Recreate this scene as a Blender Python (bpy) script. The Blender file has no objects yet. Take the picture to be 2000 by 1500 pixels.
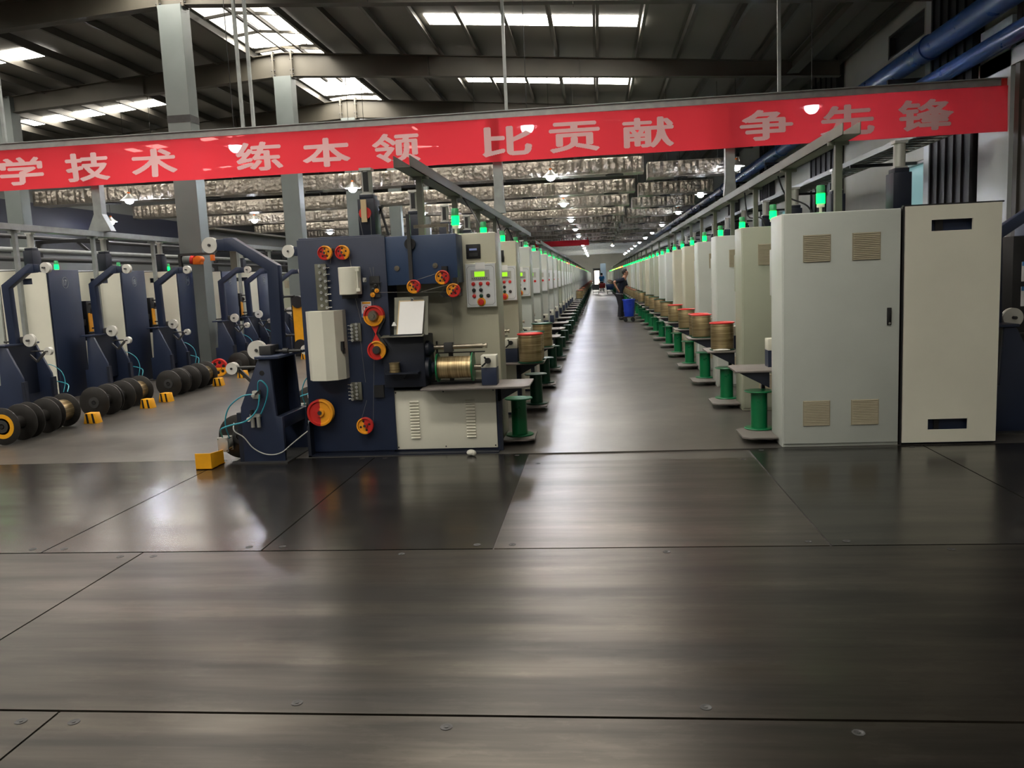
import bpy, bmesh, math, random
import numpy as np
from mathutils import Vector, Matrix
random.seed(7)
SC = bpy.context.scene
COL = SC.collection
PI = math.pi

# ------------------------------------------------------------------ camera, world, exposure
cam_d = bpy.data.cameras.new('camera'); cam = bpy.data.objects.new('camera', cam_d); COL.objects.link(cam)
cam_d.sensor_width = 36.0; cam_d.lens = 36.0 * 1620.0 / 2000.0; cam_d.clip_end = 400
_r = Vector((0.9937, 0.1013, -0.0437)); _f = Vector((-0.1057, 0.9864, -0.1254))
_r.normalize(); _f = (_f - _r * _f.dot(_r)).normalized(); _u = _r.cross(_f)
cam.matrix_world = Matrix(((_r.x, _u.x, -_f.x, 0), (_r.y, _u.y, -_f.y, 0), (_r.z, _u.z, -_f.z, 1.55), (0, 0, 0, 1)))
SC.camera = cam
W = bpy.data.worlds.new('world'); SC.world = W; W.use_nodes = True
W.node_tree.nodes['Background'].inputs[0].default_value = (0.75, 0.85, 1.0, 1)
W.node_tree.nodes['Background'].inputs[1].default_value = 0.25
SC.view_settings.view_transform = 'Standard'; SC.view_settings.look = 'None'
SC.view_settings.gamma = 1.0; SC.view_settings.exposure = 0.45; SC.view_settings.use_curve_mapping = False
SC.cycles.use_light_tree = False; SC.cycles.max_bounces = 7; SC.cycles.diffuse_bounces = 4; SC.cycles.glossy_bounces = 3
SC.cycles.transparent_max_bounces = 6; SC.cycles.transmission_bounces = 3
SC.cycles.sample_clamp_indirect = 6.0; SC.cycles.caustics_reflective = False; SC.cycles.caustics_refractive = False
SKY_STRENGTH = 20.0      # daylight through the roof panels
LAMP_STRENGTH = 150.0     # pendant bulbs

# ------------------------------------------------------------------ materials
def lin(c):
    return tuple(((x / 255) / 12.92 if x / 255 <= 0.04045 else ((x / 255 + 0.055) / 1.055) ** 2.4) for x in c)
MATS = {}
def mat(name, col, rough=0.5, metal=0.0, noise=0.0, nscale=6.0, bump=0.0, bscale=40.0, spec=0.5, stretch=(1, 1, 1)):
    if name in MATS: return MATS[name]
    m = bpy.data.materials.new(name); m.use_nodes = True
    nt = m.node_tree; b = nt.nodes['Principled BSDF']
    c = lin(col)
    b.inputs['Base Color'].default_value = (*c, 1); b.inputs['Roughness'].default_value = rough
    b.inputs['Metallic'].default_value = metal; b.inputs['Specular IOR Level'].default_value = spec
    if noise or bump:
        tc = nt.nodes.new('ShaderNodeTexCoord'); mp = nt.nodes.new('ShaderNodeMapping')
        mp.inputs['Scale'].default_value = stretch
        nt.links.new(tc.outputs['Object'], mp.inputs['Vector'])
    if noise:
        n = nt.nodes.new('ShaderNodeTexNoise'); n.inputs['Scale'].default_value = nscale; n.inputs['Detail'].default_value = 6
        nt.links.new(mp.outputs[0], n.inputs['Vector'])
        r = nt.nodes.new('ShaderNodeValToRGB')
        r.color_ramp.elements[0].position = 0.3; r.color_ramp.elements[1].position = 0.68
        r.color_ramp.elements[0].color = (*[x * (1 - noise) for x in c], 1)
        r.color_ramp.elements[1].color = (*[min(1, x * (1 + noise * 0.4)) for x in c], 1)
        nt.links.new(n.outputs['Fac'], r.inputs[0]); nt.links.new(r.outputs[0], b.inputs['Base Color'])
        a = nt.nodes.new('ShaderNodeMath'); a.operation = 'MULTIPLY_ADD'
        a.inputs[1].default_value = 0.25; a.inputs[2].default_value = max(0.03, rough - 0.12)
        nt.links.new(n.outputs['Fac'], a.inputs[0]); nt.links.new(a.outputs[0], b.inputs['Roughness'])
    if bump:
        n2 = nt.nodes.new('ShaderNodeTexNoise'); n2.inputs['Scale'].default_value = bscale; n2.inputs['Detail'].default_value = 3
        nt.links.new(mp.outputs[0], n2.inputs['Vector'])
        bp = nt.nodes.new('ShaderNodeBump'); bp.inputs['Strength'].default_value = bump; bp.inputs['Distance'].default_value = 0.02
        nt.links.new(n2.outputs['Fac'], bp.inputs['Height']); nt.links.new(bp.outputs[0], b.inputs['Normal'])
    MATS[name] = m
    return m
def glow(name, col, strength, base=None):
    if name in MATS: return MATS[name]
    m = bpy.data.materials.new(name); m.use_nodes = True; b = m.node_tree.nodes['Principled BSDF']
    b.inputs['Base Color'].default_value = (*lin(base or col), 1); b.inputs['Roughness'].default_value = 0.4
    b.inputs['Emission Color'].default_value = (*lin(col), 1); b.inputs['Emission Strength'].default_value = strength
    MATS[name] = m
    return m

WHITE = mat('machine_white', (226, 224, 208), 0.42, noise=0.06, nscale=2.0)
PALE = mat('cabinet_pale_grey', (198, 203, 196), 0.38, noise=0.06, nscale=2.0)
SAGE = mat('cabinet_sage_grey', (166, 170, 150), 0.38, noise=0.07, nscale=2.0)
BEIGE = mat('cabinet_beige', (190, 188, 166), 0.38, noise=0.06, nscale=2.0)
NAVY = mat('machine_navy', (38, 48, 72), 0.4, noise=0.14, nscale=3.0)
NAVYD = mat('machine_navy_dark', (24, 30, 45), 0.45, noise=0.2, nscale=4.0)
PANELW = mat('panel_white', (226, 230, 231), 0.4)
NAVYB = mat('housing_blue', (46, 66, 98), 0.42, noise=0.1, nscale=3.0)
BLACK = mat('black_paint', (24, 24, 26), 0.5)
DARK = mat('dark_grey_steel', (62, 62, 62), 0.45, 0.3, noise=0.2, nscale=8)
STEELG = mat('column_grey', (112, 119, 117), 0.5, noise=0.08, nscale=2.0)
GALV = mat('galvanised', (156, 160, 158), 0.45, 0.35, noise=0.18, nscale=7)
TRAY = mat('tray_steel', (112, 112, 102), 0.5, 0.3, noise=0.2, nscale=5)
CHROME = mat('bright_steel', (205, 205, 200), 0.22, 1.0)
WORN = mat('worn_steel', (140, 132, 118), 0.3, 0.9, noise=0.3, nscale=14)
TABLEM = mat('table_top', (120, 114, 110), 0.5, 0.2, noise=0.25, nscale=9)
YEL = mat('safety_yellow', (240, 170, 24), 0.45, noise=0.1, nscale=9)
RED = mat('wheel_red', (200, 44, 38), 0.4)
ORG = mat('wheel_yellow', (238, 162, 36), 0.4)
GREEN = mat('spool_green', (10, 112, 66), 0.32, noise=0.1, nscale=5)
DGREEN = mat('spool_dark_green', (8, 70, 48), 0.35, noise=0.1, nscale=5)
REDSP = mat('spool_red', (214, 52, 46), 0.35)
NYLON = mat('white_nylon', (214, 212, 204), 0.45, noise=0.05)
ALU = mat('aluminium', (190, 190, 184), 0.38, 0.6)
OLIVE = mat('roller_plate_grey', (112, 112, 100), 0.45, 0.4, noise=0.15, nscale=10)
VENTM = mat('vent_beige', (168, 160, 136), 0.5)
PAPER = mat('paper', (252, 252, 250), 0.7)
CYAN = mat('air_hose', (50, 150, 168), 0.3)
WIRE = mat('thin_wire', (150, 150, 145), 0.35, 0.6)
GREYC = mat('grey_hose', (170, 172, 168), 0.4)
BLUEP = mat('pipe_blue', (38, 76, 136), 0.3, noise=0.1, nscale=3)
REDB = mat('button_red', (214, 48, 44), 0.35)
LCD = glow('lcd_green', (150, 220, 40), 0.7)
LCDB = glow('lcd_blue', (120, 130, 170), 0.3)
BULB = glow('bulb_white', (235, 240, 255), LAMP_STRENGTH)
BEAC = glow('beacon_green', (0, 255, 70), 4.5)
BEACTOP = mat('beacon_green_off', (70, 170, 110), 0.3)
BEACR = glow('beacon_red', (255, 50, 30), 9.0)
BEACY = glow('beacon_amber', (255, 190, 60), 9.0)
SKYL = glow('roof_light', (255, 248, 236), SKY_STRENGTH)
SKYR = glow('ridge_light', (255, 250, 240), SKY_STRENGTH * 0.06)
TEAL = glow('window_teal', (120, 165, 165), 0.35)
DOORL = glow('bright_doorway', (255, 245, 225), 1.3)
PLASTER = mat('plaster', (176, 176, 166), 0.8, noise=0.12, nscale=0.7)
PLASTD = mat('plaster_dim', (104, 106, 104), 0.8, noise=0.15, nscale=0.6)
PLASTW = mat('plaster_light', (200, 204, 204), 0.8, noise=0.1, nscale=0.7)
ROOFM = mat('roof_sheet', (128, 126, 119), 0.55, noise=0.1, nscale=0.6)
RAFT = mat('rafter_paint', (84, 80, 70), 0.55, noise=0.15, nscale=1.5)
PURL = mat('purlin_steel', (88, 85, 78), 0.42, 0.35, noise=0.2, nscale=2)
ORANGE = mat('hoist_orange', (244, 120, 24), 0.45)
SKIN = mat('skin', (176, 128, 104), 0.55)
HAIR = mat('hair_black', (20, 17, 16), 0.6)
CLOTHN = mat('cloth_navy', (26, 30, 48), 0.85, bump=0.2, bscale=30)
CLOTHD = mat('cloth_dark', (22, 22, 30), 0.85, bump=0.2, bscale=30)
CLOTHB = mat('cloth_blue', (50, 130, 190), 0.85)
BINB = mat('bin_blue', (30, 62, 178), 0.42)
RUBBER = mat('rubber', (20, 20, 20), 0.7)
FELT = mat('rag_white', (220, 218, 208), 0.9)
SIGNB = mat('sign_blue', (70, 130, 190), 0.5)
SIGNW = mat('sign_white', (225, 228, 230), 0.5)
SPOOLD = mat('spool_dark_steel', (52, 50, 48), 0.4, 0.5, noise=0.25, nscale=9)
PLYW = mat('plywood_bar', (202, 180, 140), 0.6)


def special_mats():
    # brass-coloured wound wire: fine turns as bump
    m = bpy.data.materials.new('brass_wire'); m.use_nodes = True; nt = m.node_tree; b = nt.nodes['Principled BSDF']
    b.inputs['Metallic'].default_value = 0.85; b.inputs['Roughness'].default_value = 0.36
    tc = nt.nodes.new('ShaderNodeTexCoord'); mp = nt.nodes.new('ShaderNodeMapping'); mp.inputs['Scale'].default_value = (2, 2, 60)
    n = nt.nodes.new('ShaderNodeTexNoise'); n.inputs['Scale'].default_value = 1.0; n.inputs['Detail'].default_value = 3
    r = nt.nodes.new('ShaderNodeValToRGB')
    r.color_ramp.elements[0].color = (*lin((146, 126, 90)), 1); r.color_ramp.elements[1].color = (*lin((204, 184, 142)), 1)
    r.color_ramp.elements[0].position = 0.35; r.color_ramp.elements[1].position = 0.65
    bp = nt.nodes.new('ShaderNodeBump'); bp.inputs['Strength'].default_value = 0.35; bp.inputs['Distance'].default_value = 0.004
    nt.links.new(tc.outputs['Object'], mp.inputs[0]); nt.links.new(mp.outputs[0], n.inputs['Vector'])
    nt.links.new(n.outputs['Fac'], r.inputs[0]); nt.links.new(r.outputs[0], b.inputs['Base Color'])
    nt.links.new(n.outputs['Fac'], bp.inputs['Height']); nt.links.new(bp.outputs[0], b.inputs['Normal'])
    MATS['brass'] = m
    # crinkled foil
    m = bpy.data.materials.new('crinkled_foil'); m.use_nodes = True; nt = m.node_tree; b = nt.nodes['Principled BSDF']
    b.inputs['Base Color'].default_value = (*lin((186, 178, 166)), 1); b.inputs['Metallic'].default_value = 0.8; b.inputs['Roughness'].default_value = 0.36
    tc = nt.nodes.new('ShaderNodeTexCoord')
    v = nt.nodes.new('ShaderNodeTexVoronoi'); v.inputs['Scale'].default_value = 9
    n = nt.nodes.new('ShaderNodeTexNoise'); n.inputs['Scale'].default_value = 14; n.inputs['Detail'].default_value = 4
    a = nt.nodes.new('ShaderNodeMath'); a.operation = 'ADD'
    bp = nt.nodes.new('ShaderNodeBump'); bp.inputs['Strength'].default_value = 0.5; bp.inputs['Distance'].default_value = 0.05
    nt.links.new(tc.outputs['Object'], v.inputs['Vector']); nt.links.new(tc.outputs['Object'], n.inputs['Vector'])
    nt.links.new(v.outputs['Distance'], a.inputs[0]); nt.links.new(n.outputs['Fac'], a.inputs[1])
    nt.links.new(a.outputs[0], bp.inputs['Height']); nt.links.new(bp.outputs[0], b.inputs['Normal'])
    MATS['foil'] = m
    # polished steel floor plates: soft streaks run across the hall
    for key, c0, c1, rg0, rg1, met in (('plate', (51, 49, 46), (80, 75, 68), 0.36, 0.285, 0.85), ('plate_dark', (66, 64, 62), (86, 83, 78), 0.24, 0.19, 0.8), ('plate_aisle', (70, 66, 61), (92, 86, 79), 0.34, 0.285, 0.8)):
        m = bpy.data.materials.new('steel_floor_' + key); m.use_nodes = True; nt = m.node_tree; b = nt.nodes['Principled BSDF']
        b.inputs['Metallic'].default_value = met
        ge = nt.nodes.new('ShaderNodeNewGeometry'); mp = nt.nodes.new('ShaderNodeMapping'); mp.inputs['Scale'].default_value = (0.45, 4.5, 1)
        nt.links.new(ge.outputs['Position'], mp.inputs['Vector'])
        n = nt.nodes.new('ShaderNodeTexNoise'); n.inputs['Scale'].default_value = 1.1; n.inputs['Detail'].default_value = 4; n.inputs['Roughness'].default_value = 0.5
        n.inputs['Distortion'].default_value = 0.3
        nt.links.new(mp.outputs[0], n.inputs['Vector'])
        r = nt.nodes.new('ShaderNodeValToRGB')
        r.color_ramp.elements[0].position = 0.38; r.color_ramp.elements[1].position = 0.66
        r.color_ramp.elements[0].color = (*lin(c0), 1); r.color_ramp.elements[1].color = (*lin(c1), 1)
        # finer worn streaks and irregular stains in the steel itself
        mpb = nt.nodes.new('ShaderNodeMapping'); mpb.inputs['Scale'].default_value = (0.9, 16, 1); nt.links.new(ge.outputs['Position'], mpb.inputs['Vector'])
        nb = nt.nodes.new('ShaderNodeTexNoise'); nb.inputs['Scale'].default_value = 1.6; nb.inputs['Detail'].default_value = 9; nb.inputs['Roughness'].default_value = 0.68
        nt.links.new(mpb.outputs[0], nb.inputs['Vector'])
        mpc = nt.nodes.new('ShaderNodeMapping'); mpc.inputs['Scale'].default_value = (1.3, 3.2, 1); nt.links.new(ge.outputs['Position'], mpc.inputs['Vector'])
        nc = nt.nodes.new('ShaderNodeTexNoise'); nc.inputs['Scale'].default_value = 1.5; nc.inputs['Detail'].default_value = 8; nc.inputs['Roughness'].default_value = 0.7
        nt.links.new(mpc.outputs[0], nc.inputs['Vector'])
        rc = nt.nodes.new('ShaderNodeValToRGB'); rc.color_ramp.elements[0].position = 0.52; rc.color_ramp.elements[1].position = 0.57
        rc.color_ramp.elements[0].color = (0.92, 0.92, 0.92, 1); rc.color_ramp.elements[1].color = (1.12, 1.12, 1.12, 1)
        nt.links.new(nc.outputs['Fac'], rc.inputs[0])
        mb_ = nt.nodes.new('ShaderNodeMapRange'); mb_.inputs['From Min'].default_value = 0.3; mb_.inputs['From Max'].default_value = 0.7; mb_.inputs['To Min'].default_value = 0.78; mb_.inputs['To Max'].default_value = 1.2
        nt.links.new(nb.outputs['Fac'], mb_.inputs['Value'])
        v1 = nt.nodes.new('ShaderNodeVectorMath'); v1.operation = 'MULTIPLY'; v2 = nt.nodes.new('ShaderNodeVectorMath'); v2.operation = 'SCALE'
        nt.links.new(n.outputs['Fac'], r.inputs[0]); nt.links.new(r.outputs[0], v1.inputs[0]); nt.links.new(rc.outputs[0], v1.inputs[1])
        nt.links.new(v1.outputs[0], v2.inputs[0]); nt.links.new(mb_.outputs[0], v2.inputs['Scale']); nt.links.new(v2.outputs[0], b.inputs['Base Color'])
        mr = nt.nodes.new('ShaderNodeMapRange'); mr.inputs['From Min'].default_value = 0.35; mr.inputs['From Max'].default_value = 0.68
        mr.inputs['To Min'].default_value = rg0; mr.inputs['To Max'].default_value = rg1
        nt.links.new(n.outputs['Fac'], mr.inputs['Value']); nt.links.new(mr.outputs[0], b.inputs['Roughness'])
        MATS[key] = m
    # sealed concrete floor
    m = bpy.data.materials.new('sealed_concrete'); m.use_nodes = True; nt = m.node_tree; b = nt.nodes['Principled BSDF']
    ge = nt.nodes.new('ShaderNodeNewGeometry')
    n = nt.nodes.new('ShaderNodeTexNoise'); n.inputs['Scale'].default_value = 0.9; n.inputs['Detail'].default_value = 9; n.inputs['Roughness'].default_value = 0.62
    nt.links.new(ge.outputs['Position'], n.inputs['Vector'])
    r = nt.nodes.new('ShaderNodeValToRGB')
    r.color_ramp.elements[0].position = 0.35; r.color_ramp.elements[1].position = 0.68
    r.color_ramp.elements[0].color = (*lin((58, 56, 53)), 1); r.color_ramp.elements[1].color = (*lin((92, 88, 82)), 1)
    nt.links.new(n.outputs['Fac'], r.inputs[0]); nt.links.new(r.outputs[0], b.inputs['Base Color'])
    mr = nt.nodes.new('ShaderNodeMapRange'); mr.inputs['To Min'].default_value = 0.36; mr.inputs['To Max'].default_value = 0.282
    nt.links.new(n.outputs['Fac'], mr.inputs['Value']); nt.links.new(mr.outputs[0], b.inputs['Roughness'])
    b.inputs['Specular IOR Level'].default_value = 0.6
    MATS['concrete'] = m
    # thin red banner cloth: lets some light through
    m = bpy.data.materials.new('banner_cloth'); m.use_nodes = True; nt = m.node_tree
    for x in list(nt.nodes):
        if x.type != 'OUTPUT_MATERIAL': nt.nodes.remove(x)
    out = nt.nodes['Material Output']
    d = nt.nodes.new('ShaderNodeBsdfDiffuse'); d.inputs[0].default_value = (*lin((244, 74, 84)), 1)
    t = nt.nodes.new('ShaderNodeBsdfTranslucent'); t.inputs[0].default_value = (*lin((255, 66, 76)), 1)
    mx = nt.nodes.new('ShaderNodeMixShader'); mx.inputs[0].default_value = 0.5
    tr = nt.nodes.new('ShaderNodeBsdfTransparent'); tr.inputs[0].default_value = (1.0, 0.55, 0.55, 1)
    mx2 = nt.nodes.new('ShaderNodeMixShader'); mx2.inputs[0].default_value = 0.022
    nt.links.new(d.outputs[0], mx.inputs[1]); nt.links.new(t.outputs[0], mx.inputs[2])
    nt.links.new(mx.outputs[0], mx2.inputs[1]); nt.links.new(tr.outputs[0], mx2.inputs[2]); nt.links.new(mx2.outputs[0], out.inputs[0])
    MATS['banner'] = m
    m2 = m.copy(); m2.name = 'banner_lettering'
    for x in m2.node_tree.nodes:
        if x.type in ('BSDF_DIFFUSE', 'BSDF_TRANSLUCENT'): x.inputs[0].default_value = (*lin((255, 226, 227)), 1)
        if x.type == 'MIX_SHADER': x.inputs[0].default_value = 0.01 if x.inputs[0].default_value < 0.4 else 0.2
    MATS['letter'] = m2
special_mats()
BRASS, FOIL, PLATE, CONC, BANNER, LETTER = (MATS[k] for k in ('brass', 'foil', 'plate', 'concrete', 'banner', 'letter'))

# ------------------------------------------------------------------ mesh builder
def basis(d):
    d = Vector(d).normalized()
    a = Vector((0, 0, 1)) if abs(d.z) < 0.9 else Vector((1, 0, 0))
    u = d.cross(a).normalized(); v = d.cross(u)
    return d, u, v
class MB:
    def __init__(s): s.v = []; s.f = []; s.m = []
    def add(s, vs, fs, m=0):
        o = len(s.v); s.v += [tuple(p) for p in vs]
        for f in fs: s.f.append([i + o for i in f]); s.m.append(m)
        return s
    def box(s, x0, x1, y0, y1, z0, z1, m=0):
        return s.add([(x0, y0, z0), (x1, y0, z0), (x1, y1, z0), (x0, y1, z0), (x0, y0, z1), (x1, y0, z1), (x1, y1, z1), (x0, y1, z1)],
                     [(0, 3, 2, 1), (4, 5, 6, 7), (0, 1, 5, 4), (1, 2, 6, 5), (2, 3, 7, 6), (3, 0, 4, 7)], m)
    def bar(s, p0, p1, w, h, m=0, up=(0, 0, 1)):
        p0, p1 = Vector(p0), Vector(p1); d = (p1 - p0).normalized(); up = Vector(up)
        a = d.cross(up)
        if a.length < 1e-4: a = d.cross(Vector((0, 1, 0)))
        a.normalize(); b = a.cross(d)
        vs = [p + a * (sx * w / 2) + b * (sy * h / 2) for p in (p0, p1) for sx, sy in ((-1, -1), (1, -1), (1, 1), (-1, 1))]
        return s.add(vs, [(0, 1, 2, 3), (4, 7, 6, 5), (0, 4, 5, 1), (1, 5, 6, 2), (2, 6, 7, 3), (3, 7, 4, 0)], m)
    def cyl(s, p0, p1, r0, r1=None, n=20, m=0, caps=True):
        r1 = r0 if r1 is None else r1
        p0, p1 = Vector(p0), Vector(p1); d, u, v = basis(p1 - p0)
        vs = []
        for p, r in ((p0, r0), (p1, r1)):
            for i in range(n):
                a = 2 * PI * i / n; vs.append(p + u * (r * math.cos(a)) + v * (r * math.sin(a)))
        fs = [(i, (i + 1) % n, n + (i + 1) % n, n + i) for i in range(n)]
        if caps: fs += [tuple(range(n))[::-1], tuple(range(n, 2 * n))]
        return s.add(vs, fs, m)
    def lathe(s, prof, org=(0, 0, 0), axis=(0, 0, 1), n=24, m=0, mfun=None):
        org = Vector(org); d, u, v = basis(axis); o = len(s.v)
        for r, t in prof:
            for i in range(n):
                a = 2 * PI * i / n; s.v.append(tuple(org + d * t + u * (r * math.cos(a)) + v * (r * math.sin(a))))
        k = len(prof)
        for j in range(k - 1):
            for i in range(n):
                q = [o + j * n + i, o + j * n + (i + 1) % n, o + (j + 1) * n + (i + 1) % n, o + (j + 1) * n + i]
                s.f.append(q)
                if mfun:
                    c = sum((Vector(s.v[w]) for w in q), Vector()) / 4 - org
                    s.m.append(mfun(c))
                else: s.m.append(m)
        for j, rev in ((0, True), (k - 1, False)):
            if prof[j][0] > 1e-6:
                q = [o + j * n + i for i in range(n)]
                if mfun:
                    c0 = len(s.v); s.v.append(tuple(org + d * prof[j][1]))
                    for i in range(n):
                        f3 = [q[i], q[(i + 1) % n], c0]
                        cc = sum((Vector(s.v[w]) for w in f3), Vector()) / 3 - org
                        s.f.append(f3); s.m.append(mfun(cc))
                else:
                    s.f.append(q); s.m.append(m)
        return s
    def tube(s, pts, r, n=8, m=0, sub=6):
        P = [Vector(p) for p in pts]
        if len(P) > 2 and sub > 1:
            Q = []
            for i in range(len(P) - 1):
                a, b, c, d = P[max(0, i - 1)], P[i], P[i + 1], P[min(len(P) - 1, i + 2)]
                for k in range(sub):
                    t = k / sub
                    Q.append(0.5 * (2 * b + (c - a) * t + (2 * a - 5 * b + 4 * c - d) * t * t + (3 * b - a - 3 * c + d) * t ** 3))
            Q.append(P[-1]); P = Q
        o = len(s.v); u = None
        for i, p in enumerate(P):
            d = (P[min(i + 1, len(P) - 1)] - P[max(i - 1, 0)]).normalized()
            if u is None: _, u, _ = basis(d)
            u = (u - d * u.dot(d)).normalized(); v = d.cross(u)
            for k in range(n):
                a = 2 * PI * k / n; s.v.append(tuple(p + u * (r * math.cos(a)) + v * (r * math.sin(a))))
        for i in range(len(P) - 1):
            for k in range(n):
                s.f.append([o + i * n + k, o + i * n + (k + 1) % n, o + (i + 1) * n + (k + 1) % n, o + (i + 1) * n + k]); s.m.append(m)
        s.f.append([o + k for k in range(n)]); s.m.append(m)
        s.f.append([o + (len(P) - 1) * n + k for k in range(n)]); s.m.append(m)
        return s
    def loft(s, rings, side, n=20, m=0):
        o = len(s.v); side = Vector(side); C_ = [Vector(r[0]) for r in rings]
        for i, (c, ra, rb) in enumerate(rings):
            c = Vector(c); d = (C_[min(i + 1, len(C_) - 1)] - C_[max(i - 1, 0)]).normalized()
            u = (side - d * side.dot(d)).normalized(); v = d.cross(u)
            for k in range(n):
                a = 2 * PI * k / n; s.v.append(tuple(c + u * (ra * math.cos(a)) + v * (rb * math.sin(a))))
        for i in range(len(rings) - 1):
            for k in range(n):
                s.f.append([o + i * n + k, o + i * n + (k + 1) % n, o + (i + 1) * n + (k + 1) % n, o + (i + 1) * n + k]); s.m.append(m)
        for j in (0, len(rings) - 1): s.f.append([o + j * n + k for k in range(n)]); s.m.append(m)
        return s
    def prism(s, poly, axis, a, b, m=0):
        n = len(poly)
        def P(q, t): return {'y': (q[0], t, q[1]), 'x': (t, q[0], q[1]), 'z': (q[0], q[1], t)}[axis]
        vs = [P(q, a) for q in poly] + [P(q, b) for q in poly]
        fs = [tuple(range(n)), tuple(range(n, 2 * n))[::-1]] + [(i, (i + 1) % n, n + (i + 1) % n, n + i) for i in range(n)]
        return s.add(vs, fs, m)
    def sphere(s, c, r, n=16, k=10, sc=(1, 1, 1), m=0):
        o = len(s.v); c = Vector(c)
        s.v.append(tuple(c + Vector((0, 0, -r * sc[2]))))
        for j in range(1, k):
            t = -PI / 2 + PI * j / k
            for i in range(n):
                a = 2 * PI * i / n
                s.v.append(tuple(c + Vector((r * sc[0] * math.cos(t) * math.cos(a), r * sc[1] * math.cos(t) * math.sin(a), r * sc[2] * math.sin(t)))))
        s.v.append(tuple(c + Vector((0, 0, r * sc[2])))); e = len(s.v) - 1
        for i in range(n):
            s.f.append([o, o + 1 + (i + 1) % n, o + 1 + i]); s.m.append(m)
            s.f.append([e, e - n + i, e - n + (i + 1) % n]); s.m.append(m)
            for j in range(k - 2):
                s.f.append([o + 1 + j * n + i, o + 1 + j * n + (i + 1) % n, o + 1 + (j + 1) * n + (i + 1) % n, o + 1 + (j + 1) * n + i]); s.m.append(m)
        return s
    def mesh(s, name, mats, off=(0, 0, 0), bevel=0.0, smooth=True):
        me = bpy.data.meshes.new(name)
        ox, oy, oz = off
        me.from_pydata([(x - ox, y - oy, z - oz) for x, y, z in s.v], [], s.f)
        for mt in (mats if isinstance(mats, (list, tuple)) else [mats]): me.materials.append(mt)
        me.polygons.foreach_set('material_index', s.m)
        bm = bmesh.new(); bm.from_mesh(me)
        bmesh.ops.recalc_face_normals(bm, faces=bm.faces)
        if bevel:
            es = [e for e in bm.edges if len(e.link_faces) == 2 and e.calc_face_angle(0) > 0.6]
            bmesh.ops.bevel(bm, geom=es, offset=bevel, segments=2, affect='EDGES', profile=0.5, clamp_overlap=True)
        bm.to_mesh(me); bm.free()
        if smooth:
            me.shade_smooth(); me.set_sharp_from_angle(angle=math.radians(38))
        return me
def link(name, data, parent=None):
    o = bpy.data.objects.new(name, data); COL.objects.link(o)
    if parent: o.parent = parent
    return o
OFF = {}
def thing(name, label, cat, loc=(0, 0, 0), group=None, rotz=0.0, off=None):
    """Empty at a thing's base; off = the place of that base in the coordinates its parts are drawn in"""
    o = link(name, None); o.location = loc; o.rotation_euler = (0, 0, rotz); o.empty_display_size = 0.2
    o['label'] = label; o['category'] = cat
    if group: o['group'] = group
    OFF[o.name] = off if off is not None else loc
    return o
def part(name, mb, mats, parent, bevel=0.0, label=None, smooth=True):
    root = parent.parent or parent
    o = link(name, mb.mesh(name, mats, OFF[root.name], bevel, smooth), parent)
    if label: o['label'] = label
    return o
def solo(name, mb, mats, label, cat, group=None, bevel=0.0, loc=(0, 0, 0), rotz=0.0, off=None):
    o = link(name, mb.mesh(name, mats, off if off is not None else loc, bevel)); o.location = loc; o.rotation_euler = (0, 0, rotz)
    o['label'] = label; o['category'] = cat
    if group: o['group'] = group
    return o
def struct(name, mb, mats, bevel=0.0):
    o = link(name, mb.mesh(name, mats, (0, 0, 0), bevel)); o['kind'] = 'structure'
    return o
def dup(root, loc, rotz=None, label=None, group=None, skip=()):
    r = root.copy(); COL.objects.link(r); r.location = loc
    if rotz is not None: r.rotation_euler = (0, 0, rotz)
    if label: r['label'] = label
    if group: r['group'] = group
    elif 'group' in r and group == '': del r['group']
    for ch in list(root.children):
        if ch.name.split('.')[0] in skip: continue
        c = ch.copy(); COL.objects.link(c); c.parent = r
        for g in ch.children:
            d = g.copy(); COL.objects.link(d); d.parent = c
    return r
ORD = ['first', 'second', 'third', 'fourth', 'fifth', 'sixth', 'seventh', 'eighth', 'ninth', 'tenth', 'eleventh', 'twelfth', 'thirteenth', 'fourteenth', 'fifteenth', 'sixteenth']
def text_mesh(body, size, bold=0.0):
    c = bpy.data.curves.new('lettering', 'FONT'); c.body = body; c.size = size; c.offset = bold
    c.align_x = 'CENTER'; c.align_y = 'CENTER'
    o = bpy.data.objects.new('lettering', c); COL.objects.link(o)
    dg = bpy.context.evaluated_depsgraph_get()
    me = bpy.data.meshes.new_from_object(o.evaluated_get(dg))
    vs = [v.co.copy() for v in me.vertices]; fs = [list(p.vertices) for p in me.polygons]
    bpy.data.objects.remove(o); bpy.data.curves.remove(c); bpy.data.meshes.remove(me)
    x0, x1 = min(v.x for v in vs), max(v.x for v in vs); y0, y1 = min(v.y for v in vs), max(v.y for v in vs)
    return [((v.x - (x0 + x1) / 2) / (x1 - x0), (v.y - (y0 + y1) / 2) / (y1 - y0)) for v in vs], fs

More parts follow.
